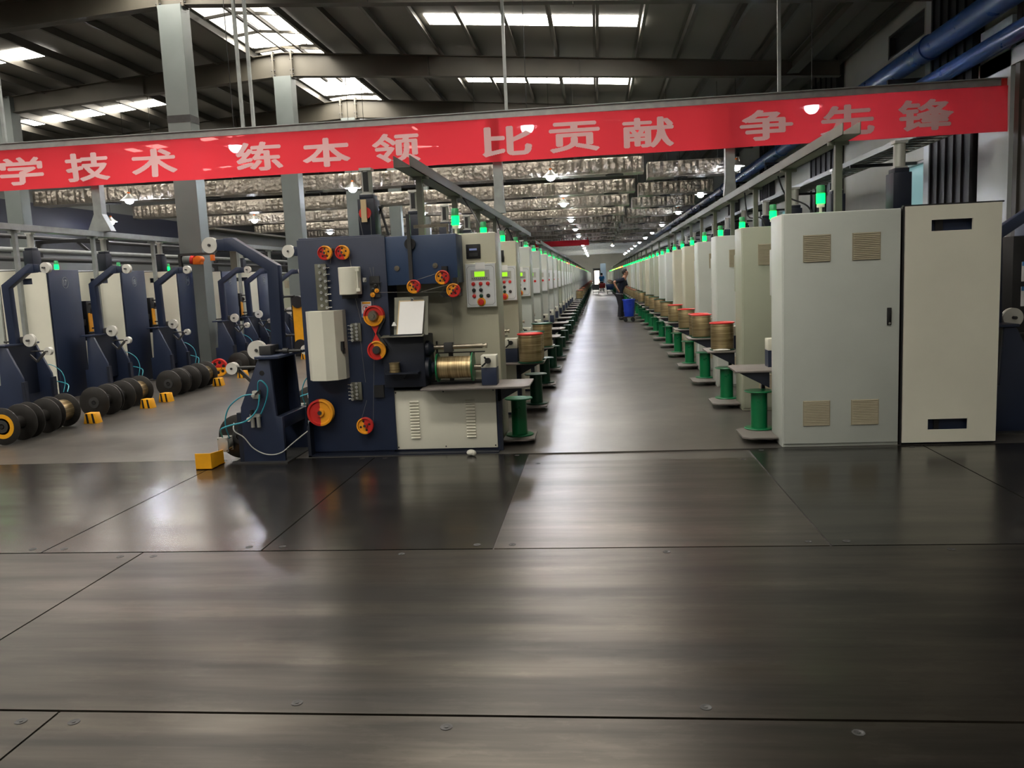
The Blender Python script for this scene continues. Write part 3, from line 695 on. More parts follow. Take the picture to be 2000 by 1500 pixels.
# ------------------------------------------------------------------ control cabinet (module coordinates: aisle face x=0, front y=.35, back y=.8)
COFF = (-0.48, 0.575, 0)
def louvre(mb, x0, x1, y, z0, z1, n, d=0.012):
    mb.box(x0, x1, y, y + 0.006, z0, z1)
    for i in range(n):
        z = z0 + (z1 - z0) * (i + 0.3) / n
        mb.add([(x0 + 0.008, y + 0.006, z + (z1 - z0) / n * 0.75), (x1 - 0.008, y + 0.006, z + (z1 - z0) / n * 0.75), (x1 - 0.008, y + d, z), (x0 + 0.008, y + d, z), (x1 - 0.008, y + 0.006, z), (x0 + 0.008, y + 0.006, z)],
               [(0, 1, 2, 3), (3, 2, 4, 5)])
    return mb
def make_cabinet(label, lod, back, group):
    t = thing('control_cabinet', label, 'cabinet', (0, 0, 0), group, off=COFF)
    part('body', MB().box(-0.962, 0, 0.35, 0.785, 0.0, 1.99), PALE, t, bevel=0.008)
    if back:
        d = part('door', MB().box(-0.955, -0.01, 0.785, 0.8, 0.03, 1.985), PALE, t, bevel=0.004)
        for x0, x1 in ((-0.395, -0.17), (-0.795, -0.568)):
            for z0, z1 in ((1.58, 1.805), (0.187, 0.404)):
                part('vent', louvre(MB(), x0, x1, 0.8, z0, z1, 15), VENTM, d, smooth=False, label='beige slatted vent')
        part('handle', MB().box(-0.888, -0.852, 0.8, 0.812, 1.03, 1.175).box(-0.882, -0.858, 0.812, 0.826, 1.06, 1.165), BLACK, d, bevel=0.004)
        part('lock', MB().cyl((-0.87, 0.8, 1.045), (-0.87, 0.818, 1.045), 0.01, n=10), CHROME, d)
    c = part('control_panel', MB().box(-0.29, 0.0, 0.29, 0.35, 1.3, 1.71), PALE, t, bevel=0.006)
    if not back:
        if lod < 2:
            part('faceplate', MB().box(-0.283, -0.007, 0.284, 0.29, 1.307, 1.703), PANELW, c)
            part('display_housing', MB().box(-0.235, -0.062, 0.274, 0.284, 1.56, 1.645), ALU, c)
        part('screen', MB().box(-0.2, -0.105, 0.27, 0.2745 if lod < 2 else 0.29, 1.585, 1.632), LCD, c, label='lit yellow-green screen')
        if lod == 0:
            ln = MB()
            a, b, z0, z1 = -0.27, -0.02, 1.325, 1.685
            for p, q in (((a + .02, z0), (b - .02, z0)), ((a + .02, z1), (b - .02, z1)), ((a, z0 + .02), (a, z1 - .02)), ((b, z0 + .02), (b, z1 - .02)), ((a, z0 + .02), (a + .02, z0)), ((b, z0 + .02), (b - .02, z0)), ((a, z1 - .02), (a + .02, z1)), ((b, z1 - .02), (b - .02, z1))):
                ln.bar((p[0], 0.2835, p[1]), (q[0], 0.2835, q[1]), 0.002, 0.003, up=(0, 1, 0))
            part('border_line', ln, BLACK, c)
            part('key_row', (lambda mb: [mb.box(-0.225 + i * 0.019, -0.215 + i * 0.019, 0.2715, 0.2745, 1.567, 1.575) for i in range(8)] and mb)(MB()), DARK, c)
            for x, z, m in ((-0.216, 1.52, REDB), (-0.147, 1.52, REDB), (-0.08, 1.52, REDB), (-0.213, 1.462, BLACK), (-0.147, 1.462, BLACK), (-0.213, 1.408, REDB), (-0.147, 1.408, DGREEN), (-0.08, 1.408, DARK)):
                part('button', MB().lathe([(0.018, 0), (0.018, -0.006), (0.013, -0.008), (0.013, -0.018), (0.0, -0.02)], (x, 0.284, z), (0, 1, 0), n=18), m, c)
            part('emergency_stop', MB().lathe([(0.034, 0), (0.034, -0.004), (0.022, -0.006), (0.022, -0.02), (0.028, -0.026), (0.027, -0.038), (0, -0.041)], (-0.147, 0.284, 1.352), (0, 1, 0), n=24, mfun=lambda q: 1 if q.y > -0.0065 else 0), [REDB, YEL], c)
            part('emergency_ring', MB().cyl((-0.147, 0.281, 1.352), (-0.147, 0.2845, 1.352), 0.04, n=24), YEL, c, label='yellow ring round the emergency stop')
            part('paper_tag', MB().box(-0.19, -0.1, 0.28, 0.283, 1.655, 1.715), PAPER, c)
            mt = part('digital_meter', MB().box(-0.277, -0.143, 0.33, 0.35, 1.753, 1.887), BLACK, t, bevel=0.003)
            part('meter_window', MB().box(-0.245, -0.175, 0.325, 0.331, 1.83, 1.848), LCDB, mt)
            part('meter_keypad', MB().box(-0.248, -0.17, 0.325, 0.331, 1.775, 1.808), DARK, mt)
        elif lod == 1:
            for x, z, m in ((-0.213, 1.5, REDB), (-0.08, 1.5, REDB), (-0.147, 1.44, BLACK), (-0.147, 1.375, REDB)):
                part('button', MB().cyl((x, 0.27, z), (x, 0.285, z), 0.02, n=10), m, c)
    bx = -0.39
    b = part('beacon', MB().cyl((bx, 0.5, 1.99), (bx, 0.5, 2.06), 0.012, n=10).cyl((bx, 0.5, 2.05), (bx, 0.5, 2.08), 0.033, n=16), WHITE, t)
    if lod < 2:
        part('beacon_cap', MB().lathe([(0.036, 2.165), (0.036, 2.225), (0.03, 2.235), (0, 2.237)], (bx, 0.5, 0), n=18), BEACTOP, b)
    part('beacon_light', MB().cyl((bx, 0.5, 2.08), (bx, 0.5, 2.165), 0.037, n=18), BEAC, b, label='lit green beacon section')
    return t
def set_mat(root, m, names=('body', 'door', 'control_panel')):
    for ch in root.children:
        if ch.name.split('.')[0] in names:
            ch.material_slots[0].link = 'OBJECT'; ch.material_slots[0].material = m
def set_beacon(root, m):
    for ch in root.children:
        for gch in ch.children:
            if gch.name.startswith('beacon_light'):
                gch.material_slots[0].link = 'OBJECT'; gch.material_slots[0].material = m
                gch['label'] = 'lit red beacon section' if m is BEACR else 'lit amber beacon section'

# ------------------------------------------------------------------ wire drawing machine
MOFF = (-1.35, 0.4, 0)
def back_panel_mb():
    mb = MB(); x0, x1, y0, y1 = -1.745, -0.99, 0.78, 0.8
    hx0, hx1 = -1.52, -1.197
    zs = [(0.02, 0.127), (0.219, 1.79), (1.881, 2.0)]
    for z0, z1 in zs: mb.box(x0, x1, y0, y1, z0, z1)
    for z0, z1 in ((0.127, 0.219), (1.79, 1.881)):
        mb.box(x0, hx0, y0, y1, z0, z1); mb.box(hx1, x1, y0, y1, z0, z1)
    return mb
def common_machine(t, tbl_front):
    part('frame', MB().box(-1.76, -0.985, 0.0, 0.74, 0.0, 2.0), NAVY, t, bevel=0.006)
    # tension cylinder on top
    c = part('tension_housing', MB().box(-1.215, -1.06, 0.1, 0.3, 2.0, 2.33).box(-1.2, -1.075, 0.12, 0.28, 2.33, 2.37), NAVYD, t, bevel=0.004)
    part('cylinder', MB().cyl((-1.14, 0.2, 2.37), (-1.14, 0.2, 2.59), 0.05, n=20).box(-1.195, -1.085, 0.145, 0.255, 2.585, 2.61).box(-1.195, -1.085, 0.145, 0.255, 2.365, 2.385), ALU, c)
    part('cylinder_slot', MB().box(-1.163, -1.117, 0.144, 0.16, 2.4, 2.575), BLACK, c)
    # table over the lower cabinet
    tb = part('work_table', MB().prism([(-0.66, -0.25), (0.26, -0.25), (0.31, -0.2), (0.31, 0.3), (-0.66, 0.3)], 'z', 0.6, 0.618), TABLEM, t, bevel=0.004)
    part('table_bracket', MB().prism([(0.0, 0.6), (0.28, 0.6), (0.0, 0.45)], 'y', 0.0, 0.02).prism([(0.0, 0.6), (0.28, 0.6), (0.0, 0.45)], 'y', 0.24, 0.26).box(0.0, 0.03, 0.0, 0.05, 0.0, 0.6), NAVYD, tb)
    part('spool_shelf', MB().prism([(0.006, 0.16), (0.24, 0.16), (0.3, 0.22), (0.3, 0.6), (0.24, 0.66), (0.006, 0.66)], 'z', 0.05, 0.062).prism([(0.006, 0.05), (0.28, 0.05), (0.006, 0.0)], 'y', 0.3, 0.5), TABLEM, t)
    return t
def make_machine_front(label, lod, group):
    t = thing('wire_drawing_machine', label, 'machine', (0, 0, 0), group, off=MOFF)
    common_machine(t, True)
    lc = part('lower_cabinet', MB().box(-0.975, -0.0, 0.02, 0.345, 0.0, 0.585), NAVY, t)
    lv = part('louvred_panel', MB().box(-0.965, -0.02, 0.0, 0.02, 0.03, 0.58), WHITE, t, bevel=0.003, label='white louvred panel')
    if lod == 0:
        for x0, x1 in ((-0.82, -0.735), (-0.3, -0.215)):
            mb = MB()
            for i in range(13):
                z = 0.47 - i * 0.028
                mb.add([(x0, 0.0, z + 0.012), (x1, 0.0, z + 0.012), (x1, -0.018, z), (x0, -0.018, z), (x1, 0.0, z - 0.003), (x0, 0.0, z - 0.003)], [(0, 1, 2, 3), (3, 2, 4, 5), (0, 3, 5), (1, 4, 2)])
            part('louvres', mb, WHITE, lv, smooth=False)
        for x in (-0.945, -0.5, -0.04):
            for z in (0.05, 0.56): part('screw', MB().cyl((x, -0.003, z), (x, 0.0, z), 0.007, n=10), BLACK, lv)
    ub = part('upper_housing', MB().box(-0.97, -0.31, 0.0, 0.33, 1.54, 1.975), NAVYB, t, bevel=0.005)
    # winder block, spindle, motor
    wb = part('winder_block', MB().box(-1.02, -0.635, -0.09, 0.34, 0.62, 1.08), NAVYD, t, bevel=0.01)
    part('hub', MB().lathe([(0.075, 0), (0.075, 0.03), (0.05, 0.05), (0.03, 0.07)], (-0.635, -0.1 + 0.12, 0.955), (1, 0, 0), n=24), NAVYD, wb)
    part('hub', MB().lathe([(0.1, 0), (0.1, 0.03), (0.06, 0.05), (0.05, 0.075)], (-0.635, 0.0, 0.78), (1, 0, 0), n=24), NAVYD, wb)
    part('traverse_shaft', MB().cyl((-0.6, 0.02, 0.965), (-0.12, 0.02, 0.965), 0.022, n=16).cyl((-0.12, 0.02, 0.965), (-0.08, 0.02, 0.965), 0.014, n=12).cyl((-0.095, 0.02, 0.965), (-0.08, 0.02, 0.965), 0.024, n=12), WORN, t)
    part('traverse_block', MB().box(-0.47, -0.39, -0.02, 0.06, 0.92, 1.005), DARK, t, bevel=0.004)
    part('guide_rail', MB().box(-0.58, -0.12, 0.15, 0.17, 0.895, 0.905).box(-0.46, -0.42, 0.15, 0.18, 0.64, 0.9).box(-0.26, -0.22, 0.15, 0.18, 0.64, 0.9).box(-0.64, -0.13, 0.08, 0.2, 0.618, 0.64), BLACK, t)
    part('tail_stock', MB().box(-0.126, 0.012, -0.1, 0.05, 0.618, 0.775), NAVY, t, bevel=0.004)
    tc = part('tail_stock_top', MB().box(-0.126, 0.012, -0.1, 0.05, 0.775, 0.885), WHITE, t, bevel=0.004)
    part('clamp_handle', MB().cyl((-0.06, -0.1, 0.84), (-0.06, -0.14, 0.84), 0.025, n=14).bar((-0.06, -0.13, 0.84), (-0.115, -0.14, 0.79), 0.014, 0.014).bar((-0.06, -0.13, 0.84), (-0.09, -0.13, 0.875), 0.014, 0.014), BLACK, tc)
    part('tail_spindle', MB().cyl((-0.2, 0.0, 0.775), (-0.12, 0.0, 0.775), 0.027, n=16), WORN, t)
    part('back_rail_post', MB().box(-0.6, -0.585, 0.28, 0.3, 0.62, 1.0), BLACK, t)
    if lod == 0:
        # pulleys and guides on the navy plate
        fp = part('front_plate', MB().box(-1.768, -0.955, -0.02, 0.0, 0.03, 1.982), NAVY, t, bevel=0.003)
        part('foot', MB().box(-1.77, -0.0, -0.12, 0.0, 0.0, 0.012).prism([(-1.768, 0.0), (-1.768, 0.28), (-1.74, 0.33), (-1.74, 0.0)], 'y', -0.12, -0.02), NAVYD, fp)
        wheel(t, -1.49, -0.1, 1.856, 0.064, a0=3.5); wheel(t, -1.33, -0.1, 1.853, 0.064, a0=3.5)
        part('idler_bridge', MB().bar((-1.45, -0.03, 1.885), (-1.36, -0.03, 1.885), 0.02, 0.02), DARK, t)
        def straightener(x0, x1, z0, z1, n, flip):
            s_ = part('straightener', MB().box(x0, x1, -0.055, -0.035, z0, z1).box(x0 + 0.02, x1 - 0.02, -0.035, 0.0, z0 + 0.03, z1 - 0.03), OLIVE, t, bevel=0.003)
            for k in range(n):
                for cc in range(2):
                    x = (x1 - 0.012 - 0.045 * cc) if not flip else (x0 + 0.012 + 0.045 * cc)
                    z = z0 + (z1 - z0) * (k + 0.35 + 0.35 * cc) / n
                    part('roller', MB().lathe([(0.014, 0), (0.014, -0.014), (0.006, -0.014), (0.006, -0.02)], (x, -0.055, z), (0, 1, 0), n=12), CHROME, s_)
                z = z0 + (z1 - z0) * (k + 0.4) / n
                xa = x1 if not flip else x0
                part('screw', MB().cyl((xa, -0.045, z), (xa + (0.03 if not flip else -0.03), -0.045, z), 0.005, n=8), CHROME, s_)
        straightener(-1.606, -1.5, 1.345, 1.76, 7, False)
        straightener(-1.31, -1.215, 1.05, 1.215, 5, True)
        straightener(-1.345, -1.245, 0.51, 0.675, 5, True)
        cv = part('die_cover', MB().lathe([(0.0, 1.475), (0.096, 1.475), (0.1, 1.48), (0.1, 1.715), (0.096, 1.72), (0.0, 1.72)], (-1.275, -0.09, 0), n=32), WHITE, t, label='white cylindrical cover')
        part('hinge', MB().box(-1.2, -1.165, -0.17, -0.14, 1.68, 1.71).box(-1.2, -1.165, -0.17, -0.14, 1.5, 1.53).cyl((-1.185, -0.16, 1.5), (-1.185, -0.16, 1.7), 0.006, n=8), WHITE, cv)
        part('latch_knob', MB().box(-1.155, -1.125, -0.1, -0.08, 1.58, 1.62).cyl((-1.14, -0.1, 1.6), (-1.14, -0.12, 1.6), 0.012, n=12), ALU, cv)
        part('die_base', MB().box(-1.35, -1.2, -0.12, -0.0, 1.44, 1.475), BLACK, cv)
        oc = [(-1.687, -0.02), (-1.687, -0.15), (-1.635, -0.235), (-1.5, -0.26), (-1.405, -0.22), (-1.358, -0.12), (-1.358, -0.02)]
        ob = part('coolant_cover', MB().prism(oc, 'z', 0.72, 1.34), WHITE, t, smooth=False, label='white faceted cover')
        part('latch', MB().box(-1.375, -1.355, -0.17, -0.12, 0.98, 1.06).box(-1.365, -1.345, -0.15, -0.14, 0.95, 1.0), BLACK, ob)
        # capstan pair with crossed belt
        cp_ = part('capstan', pulley_mb(-1.073, -0.13, 1.278, 0.092, 0.07, PI / 2), [RED, ORG], t)
        part('capstan_nut', MB().lathe([(0.05, 0.0), (0.04, -0.03), (0.02, -0.03), (0.02, -0.05)], (-1.073, -0.13, 1.278), (0, 1, 0), n=20), WORN, cp_)
        cp_ = part('capstan', pulley_mb(-1.062, -0.13, 0.968, 0.086, 0.07, -2.6), [RED, ORG], t)
        part('capstan_nut', MB().lathe([(0.04, 0.0), (0.03, -0.02), (0.012, -0.02)], (-1.062, -0.13, 0.968), (0, 1, 0), n=20), DARK, cp_)
        part('belt_guard', MB().prism([(-1.105, 1.19), (-1.03, 1.19), (-1.065, 1.11)], 'y', -0.11, -0.1).prism([(-1.1, 1.05), (-1.03, 1.05), (-1.065, 1.12)], 'y', -0.11, -0.1), RED, t, label='red triangular guards')
        part('belt', MB().bar((-0.985, -0.1, 1.25), (-1.06, -0.1, 1.12), 0.03, 0.006, up=(0, 1, 0)).bar((-1.06, -0.1, 1.12), (-0.98, -0.1, 1.0), 0.03, 0.006, up=(0, 1, 0)), DARK, t)
        wheel(t, -1.626, -0.14, 0.415, 0.122, a0=PI, holes=0, w=0.06); wheel(t, -1.226, -0.1, 0.277, 0.077, a0=0.35, holes=4)
        wheel(t, -0.693, -0.12, 1.522, 0.061, a0=0.5); wheel(t, -0.431, -0.12, 1.592, 0.063, a0=0.3); wheel(t, -0.335, -0.14, 1.475, 0.061, a0=-0.7)
        part('wheel_bracket', MB().box(-0.445, -0.395, -0.06, 0.0, 1.63, 1.69).box(-0.345, -0.305, -0.08, 0.0, 1.53, 1.585), BLACK, t)
        part('fairlead', MB().prism([(-0.48, 1.44), (-0.45, 1.415), (-0.31, 1.42), (-0.31, 1.48), (-0.44, 1.49)], 'y', 0.0, 0.2), BLACK, t)
        for x, z, r, m in ((-1.055, 1.545, 0.016, DARK), (-1.08, 1.51, 0.017, DARK), (-1.045, 1.5, 0.02, ORG), (-1.085, 1.465, 0.022, ORG)):
            part('guide_roller', MB().lathe([(r, 0), (r, -0.02), (r * 0.5, -0.022), (r * 0.3, -0.03)], (x, -0.04, z), (0, 1, 0), n=18), m, t)
        part('roller_plate', MB().box(-1.11, -1.02, -0.04, -0.02, 1.44, 1.63).box(-1.11, -1.0, -0.06, -0.04, 1.567, 1.573), DARK, t)
        for x, z in ((-0.86, 1.69), (-0.51, 1.70)):
            part('bearing_cap', MB().lathe([(0.024, 0), (0.024, -0.012), (0.006, -0.014)], (x, 0, z), (0, 1, 0), n=18), WORN, t)
        part('dancer_arm', MB().box(-0.74, -0.708, -0.06, -0.03, 1.55, 2.16), DARK, t)
        part('dancer_hub', MB().cyl((-0.725, -0.03, 1.9), (-0.725, 0.0, 1.9), 0.05, n=24), BLACK, t)
        part('limit_bar', MB().box(-0.7, -0.38, 0.05, 0.07, 2.04, 2.07).box(-0.4, -0.38, 0.05, 0.07, 1.97, 2.05), WORN, t)
        part('gauge_bar', MB().box(-1.175, -1.125, 0.06, 0.075, 2.12, 2.32), PLYW, t, label='pale wooden bar')
        part('top_pulley', MB().lathe([(0.055, 0), (0.05, 0.01), (0.055, 0.02)], (-1.145, 0.078, 2.2), (0, 1, 0), n=24), RED, t)
        part('brace', MB().bar((-1.05, 0.25, 2.27), (-0.98, 0.25, 2.0), 0.02, 0.02).bar((-1.06, 0.25, 2.2), (-1.02, 0.25, 2.28), 0.02, 0.02), DARK, t)
        # warning sign
        sg = part('warning_sign', MB().box(-1.206, -1.113, -0.026, -0.02, 1.265, 1.407), SIGNW, t, label='small prohibition sign')
        part('sign_header', MB().box(-1.195, -1.12, -0.029, -0.026, 1.385, 1.402), YEL, sg)
        part('sign_footer', MB().box(-1.204, -1.115, -0.029, -0.026, 1.268, 1.298), SIGNB, sg)
        rg = MB(); cx_, cz_ = -1.16, 1.342
        for i in range(28):
            a, b = 2 * PI * i / 28, 2 * PI * (i + 1) / 28
            rg.bar((cx_ + 0.031 * math.cos(a), -0.0275, cz_ + 0.031 * math.sin(a)), (cx_ + 0.031 * math.cos(b), -0.0275, cz_ + 0.031 * math.sin(b)), 0.003, 0.006, up=(0, 1, 0))
        rg.bar((cx_ - 0.022, -0.0275, cz_ + 0.022), (cx_ + 0.022, -0.0275, cz_ - 0.022), 0.003, 0.005, up=(0, 1, 0))
        part('sign_ring', rg, RED, sg)
        part('sign_hand', MB().box(cx_ - 0.01, cx_ + 0.01, -0.0272, -0.026, cz_ - 0.018, cz_ + 0.018), BLACK, sg, bevel=0.0004)
        # desk for the clipboard, spool bracket
        dk = part('desk_shelf', MB().prism([(-0.32 + 0.17, 1.085), (-0.09, 1.085), (-0.09, 1.1), (-0.15, 1.1)], 'x', -0.93, -0.64), NAVYD, t)
        bk = [(-0.215, 1.085), (-0.205, 1.08), (0.0, 1.1), (0.0, 1.115)]
        part('desk_board', MB().prism([(-0.21, 1.085), (-0.2, 1.08), (-0.095, 1.09), (-0.095, 1.1)], 'x', -1.0, -0.62).prism([(-0.1, 1.09), (-0.085, 1.09), (0.015, 1.43), (0.0, 1.43)], 'x', -0.9, -0.59), OLIVE, dk)
        part('spool_bracket', MB().box(-0.98, -0.68, -0.2, -0.09, 0.752, 0.765).prism([(-0.86, 0.752), (-0.8, 0.752), (-0.83, 0.7)], 'y', -0.11, -0.09), NAVYD, t)
        part('wall_box', MB().box(-1.13, -1.04, -0.05, -0.02, 0.53, 0.64), BLACK, t)
        w = MB()
        for pts in (((-1.425, -0.08, 1.9), (-1.46, -0.05, 1.76)), ((-1.27, -0.08, 1.84), (-1.265, -0.06, 1.72)), ((-1.245, -0.06, 1.44), (-1.2, -0.07, 1.21)), ((-1.22, -0.07, 1.05), (-1.2, -0.07, 0.675)), ((-1.2, -0.07, 0.51), (-1.27, -0.08, 0.3)),
                    ((-1.2, 0.06, 2.2), (-1.08, -0.04, 1.58)), ((-1.09, 0.06, 2.2), (-1.07, -0.04, 1.58)), ((-1.085, -0.05, 1.45), (-1.1, -0.06, 1.0)), ((-1.1, -0.06, 1.0), (-1.15, -0.08, 0.3)),
                    ((-1.06, -0.05, 1.485), (-0.38, 0.0, 1.46)), ((-0.66, -0.1, 1.58), (-0.44, -0.1, 1.64)), ((-0.66, -0.1, 1.465), (-0.37, -0.12, 1.53)), ((-0.38, 0.02, 1.45), (-0.38, 0.02, 0.97))):
            w.cyl(pts[0], pts[1], 0.0016, n=5)
        part('wire_run', w, WIRE, t)
    return t
def make_machine_back(label, group):
    t = thing('wire_drawing_machine', label, 'machine', (0, 0, 0), group, off=MOFF)
    common_machine(t, False)
    part('lower_cabinet', MB().box(-0.975, -0.08, 0.0, 0.345, 0.0, 0.585), NAVY, t)
    bp = part('back_panel', back_panel_mb(), WHITE, t, label='white back panel with two slots')
    part('panel_edge', MB().box(-1.765, -0.98, 0.74, 0.79, 2.0, 2.012).box(-0.986, -0.972, 0.74, 0.79, 0.0, 2.0), BLACK, t)
    part('slot_bar', MB().box(-1.3, -1.24, 0.745, 0.765, 1.77, 1.9).box(-1.3, -1.26, 0.745, 0.765, 0.12, 0.24), BLACK, bp)
    part('winder_block', MB().box(-1.02, -0.635, -0.09, 0.34, 0.62, 1.08), NAVYD, t)
    part('tail_stock', MB().box(-0.17, -0.03, -0.1, 0.05, 0.618, 0.775), NAVY, t)
    part('tail_stock_top', MB().box(-0.17, -0.03, -0.1, 0.05, 0.775, 0.885), WHITE, t, bevel=0.004)
    return t
def make_machine_far(label, group):
    t = thing('wire_drawing_machine', label, 'machine', (0, 0, 0), group, off=MOFF)
    part('frame', MB().box(-1.76, -0.985, 0.0, 0.74, 0.0, 2.0), NAVY, t)
    part('lower_cabinet', MB().box(-0.975, -0.08, 0.0, 0.345, 0.0, 0.585), WHITE, t)
    part('work_table', MB().box(-0.66, 0.31, -0.25, 0.3, 0.6, 0.618), TABLEM, t)
    part('spool_shelf', MB().box(0.006, 0.3, 0.16, 0.66, 0.0, 0.06), TABLEM, t)
    return t
P_ = 1.97
def place(root, off, org, rot, label=None, group=None, first=False, skip=()):
    c, s = math.cos(rot), math.sin(rot)
    loc = (org[0] + c * off[0] - s * off[1], org[1] + s * off[0] + c * off[1], org[2] if len(org) > 2 else 0)
    loc = (loc[0], loc[1], loc[2] + off[2])
    if first:
        root.location = loc; root.rotation_euler = (0, 0, rot)
        if label: root['label'] = label
        if group: root['group'] = group
        return root
    return dup(root, loc, rot, label, group, skip)
def main_o(k): return (-0.93, 7.4 + P_ * k)
def right_o(k): return (1.55, 8.05 + P_ * k)
def left_o(k): return (-10.06, 12.7 + P_ * k)

# wire spools -------------------------------------------------------------
def make_full(label, rim, group, wid=0.275):
    t = thing('wire_spool', label, 'spool', (0, 0, 0), group, off=(0, 0, 0))
    rb = wid / 2 - 0.006; rf = wid / 2 + 0.008
    part('wound_wire', MB().lathe([(0.06, 0.012), (rb - 0.004, 0.014), (rb, 0.03), (rb, 0.29), (rb - 0.004, 0.305), (0.06, 0.308)], n=32), BRASS, t)
    part('flange', MB().lathe([(0.02, 0), (rf, 0), (rf, 0.012), (0.02, 0.012)], n=32), DGREEN, t)
    part('flange', MB().lathe([(0.02, 0.308), (rf - 0.02, 0.308), (rf, 0.312), (rf, 0.322), (rf - 0.006, 0.326), (rf - 0.02, 0.316), (0.04, 0.316), (0.02, 0.32)], n=32), rim, t)
    return t
def make_empty(label, m, group):
    t = thing('wire_spool', label, 'spool', (0, 0, 0), group, off=(0, 0, 0))
    part('barrel', MB().cyl((0, 0, 0.01), (0, 0, 0.35), 0.074, n=28), m, t)
    part('flange', MB().lathe([(0.03, 0), (0.13, 0), (0.135, 0.006), (0.13, 0.012), (0.03, 0.012)], n=32), m, t)
    part('flange', MB().lathe([(0.03, 0.348), (0.13, 0.348), (0.135, 0.354), (0.13, 0.36), (0.03, 0.36)], n=32), m, t)
    return t

# ------------------------------------------------------------------ the three machine rows
NROW = 62
def far_lab(k): return 13 <= k
ML, RL, LL = 'left-hand row along the aisle', 'right-hand row along the aisle', 'back row at the left'
cabA = cabB = cabC = None; mA = mB = mC = None
for k in range(NROW):
    lod = 0 if k < 3 else (1 if k < 13 else 2)
    gl = 'distant control cabinets of the left-hand row'
    lab = ('beige control cabinet with a keypad panel, nearest in the ' + ML) if k == 0 else ('control cabinet with white keypad panel, %s in the %s' % (ORD[k], ML) if k < 13 else 'small distant control cabinet far down the ' + ML)
    grp = 'control cabinets of the left-hand row' if k < 13 else gl
    if lod == 0:
        if cabA is None: cabA = make_cabinet(lab, 0, False, grp); o = place(cabA, COFF, main_o(k), 0, first=True)
        else: o = place(cabA, COFF, main_o(k), 0, lab, grp)
    elif lod == 1:
        if cabB is None: cabB = make_cabinet(lab, 1, False, grp); o = place(cabB, COFF, main_o(k), 0, first=True)
        else: o = place(cabB, COFF, main_o(k), 0, lab, grp)
    else:
        if cabC is None: cabC = make_cabinet(lab, 2, False, grp); o = place(cabC, COFF, main_o(k), 0, first=True)
        else: o = place(cabC, COFF, main_o(k), 0, lab, grp)
    set_mat(o, BEIGE if k < 2 else (SAGE if k in (7,) else PALE), ('body', 'control_panel') if k < 2 else ('body',))
    if k in (16, 23, 24, 27, 28, 31, 36, 41): set_beacon(o, BEACR)
    elif k in (15, 25, 30): set_beacon(o, BEACY)
    lab = 'navy wire drawing machine with red and yellow pulleys at the aisle, front left' if k == 0 else ('navy wire drawing machine, %s in the %s' % (ORD[k], ML) if k < 13 else 'small distant wire drawing machine far down the ' + ML)
    grp = 'wire drawing machines of the left-hand row' if k < 13 else 'distant machines of the left-hand row'
    if k == 0: mA = make_machine_front(lab, 0, grp); place(mA, MOFF, main_o(0), 0, first=True)
    elif k < 13:
        if mB is None: mB = make_machine_front(lab, 1, grp); place(mB, MOFF, main_o(k), 0, first=True)
        else: place(mB, MOFF, main_o(k), 0, lab, grp)
    else:
        if mC is None: mC = make_machine_far(lab, grp); place(mC, MOFF, main_o(k), 0, first=True)
        else: place(mC, MOFF, main_o(k), 0, lab, grp)
cabR = cabRf = mR = mRf = None
tones = [PALE, SAGE, PALE, PALE, BEIGE, BEIGE, PALE, PALE, SAGE, SAGE, BEIGE, SAGE, BEIGE]
for k in range(NROW):
    tone = tones[k % len(tones)]; tn = {id(PALE): 'pale grey', id(SAGE): 'sage grey', id(BEIGE): 'beige'}[id(tone)]
    lab = 'pale grey electrical cabinet with four vents, nearest in the ' + RL if k == 0 else ('%s electrical cabinet, %s in the %s' % (tn, ORD[k], RL) if k < 13 else 'small distant electrical cabinet far down the ' + RL)
    grp = 'electrical cabinets of the right-hand row' if k < 13 else 'distant electrical cabinets of the right-hand row'
    if k < 13:
        if cabR is None: cabR = make_cabinet(lab, 0, True, grp); o = place(cabR, COFF, right_o(k), PI, first=True)
        else: o = place(cabR, COFF, right_o(k), PI, lab, grp)
    else:
        if cabRf is None: cabRf = make_cabinet(lab, 2, True, grp)
        if k == 13:
            for ch in list(cabRf.children):
                if ch.name.startswith('door'):
                    for g_ in list(ch.children): bpy.data.objects.remove(g_)
            o = place(cabRf, COFF, right_o(k), PI, first=True)
        else: o = place(cabRf, COFF, right_o(k), PI, lab, grp)
    set_mat(o, tone)
    if k in (29, 30, 33, 37, 40): set_beacon(o, BEACR)
    elif k in (31, 32, 34, 44, 45, 50): set_beacon(o, BEACY)
    lab = 'navy wire drawing machine with slotted white back, nearest in the ' + RL if k == 0 else ('wire drawing machine beside its cabinet, %s in the %s' % (ORD[k], RL) if k < 13 else 'small distant wire drawing machine far down the ' + RL)
    grp = 'wire drawing machines of the right-hand row' if k < 13 else 'distant machines of the right-hand row'
    if k < 13:
        if mR is None: mR = make_machine_back(lab, grp); place(mR, MOFF, right_o(k), PI, first=True)
        else: place(mR, MOFF, right_o(k), PI, lab, grp)
    else:
        place(mC, MOFF, right_o(k), PI, lab, grp)
def number_plate(root, num):
    # white ring and number on the navy side towards the corridor (module x = -1.76 face)
    mb = MB(); cx_, cz_, x = 0.37, 1.8, -1.7615
    for i in range(28):
        a, b = 2 * PI * i / 28, 2 * PI * (i + 1) / 28
        mb.bar((x, cx_ + 0.07 * math.cos(a), cz_ + 0.085 * math.sin(a)), (x, cx_ + 0.07 * math.cos(b), cz_ + 0.085 * math.sin(b)), 0.003, 0.008, up=(1, 0, 0))
    vs, fs = text_mesh(num, 1.0, 0.01)
    mb.add([(x - 0.0008, cx_ - a * 0.075, cz_ + b * 0.09) for a, b in vs], fs)
    p = part('number_mark', mb, GALV, root, smooth=False, label='circled number ' + num)
    return p
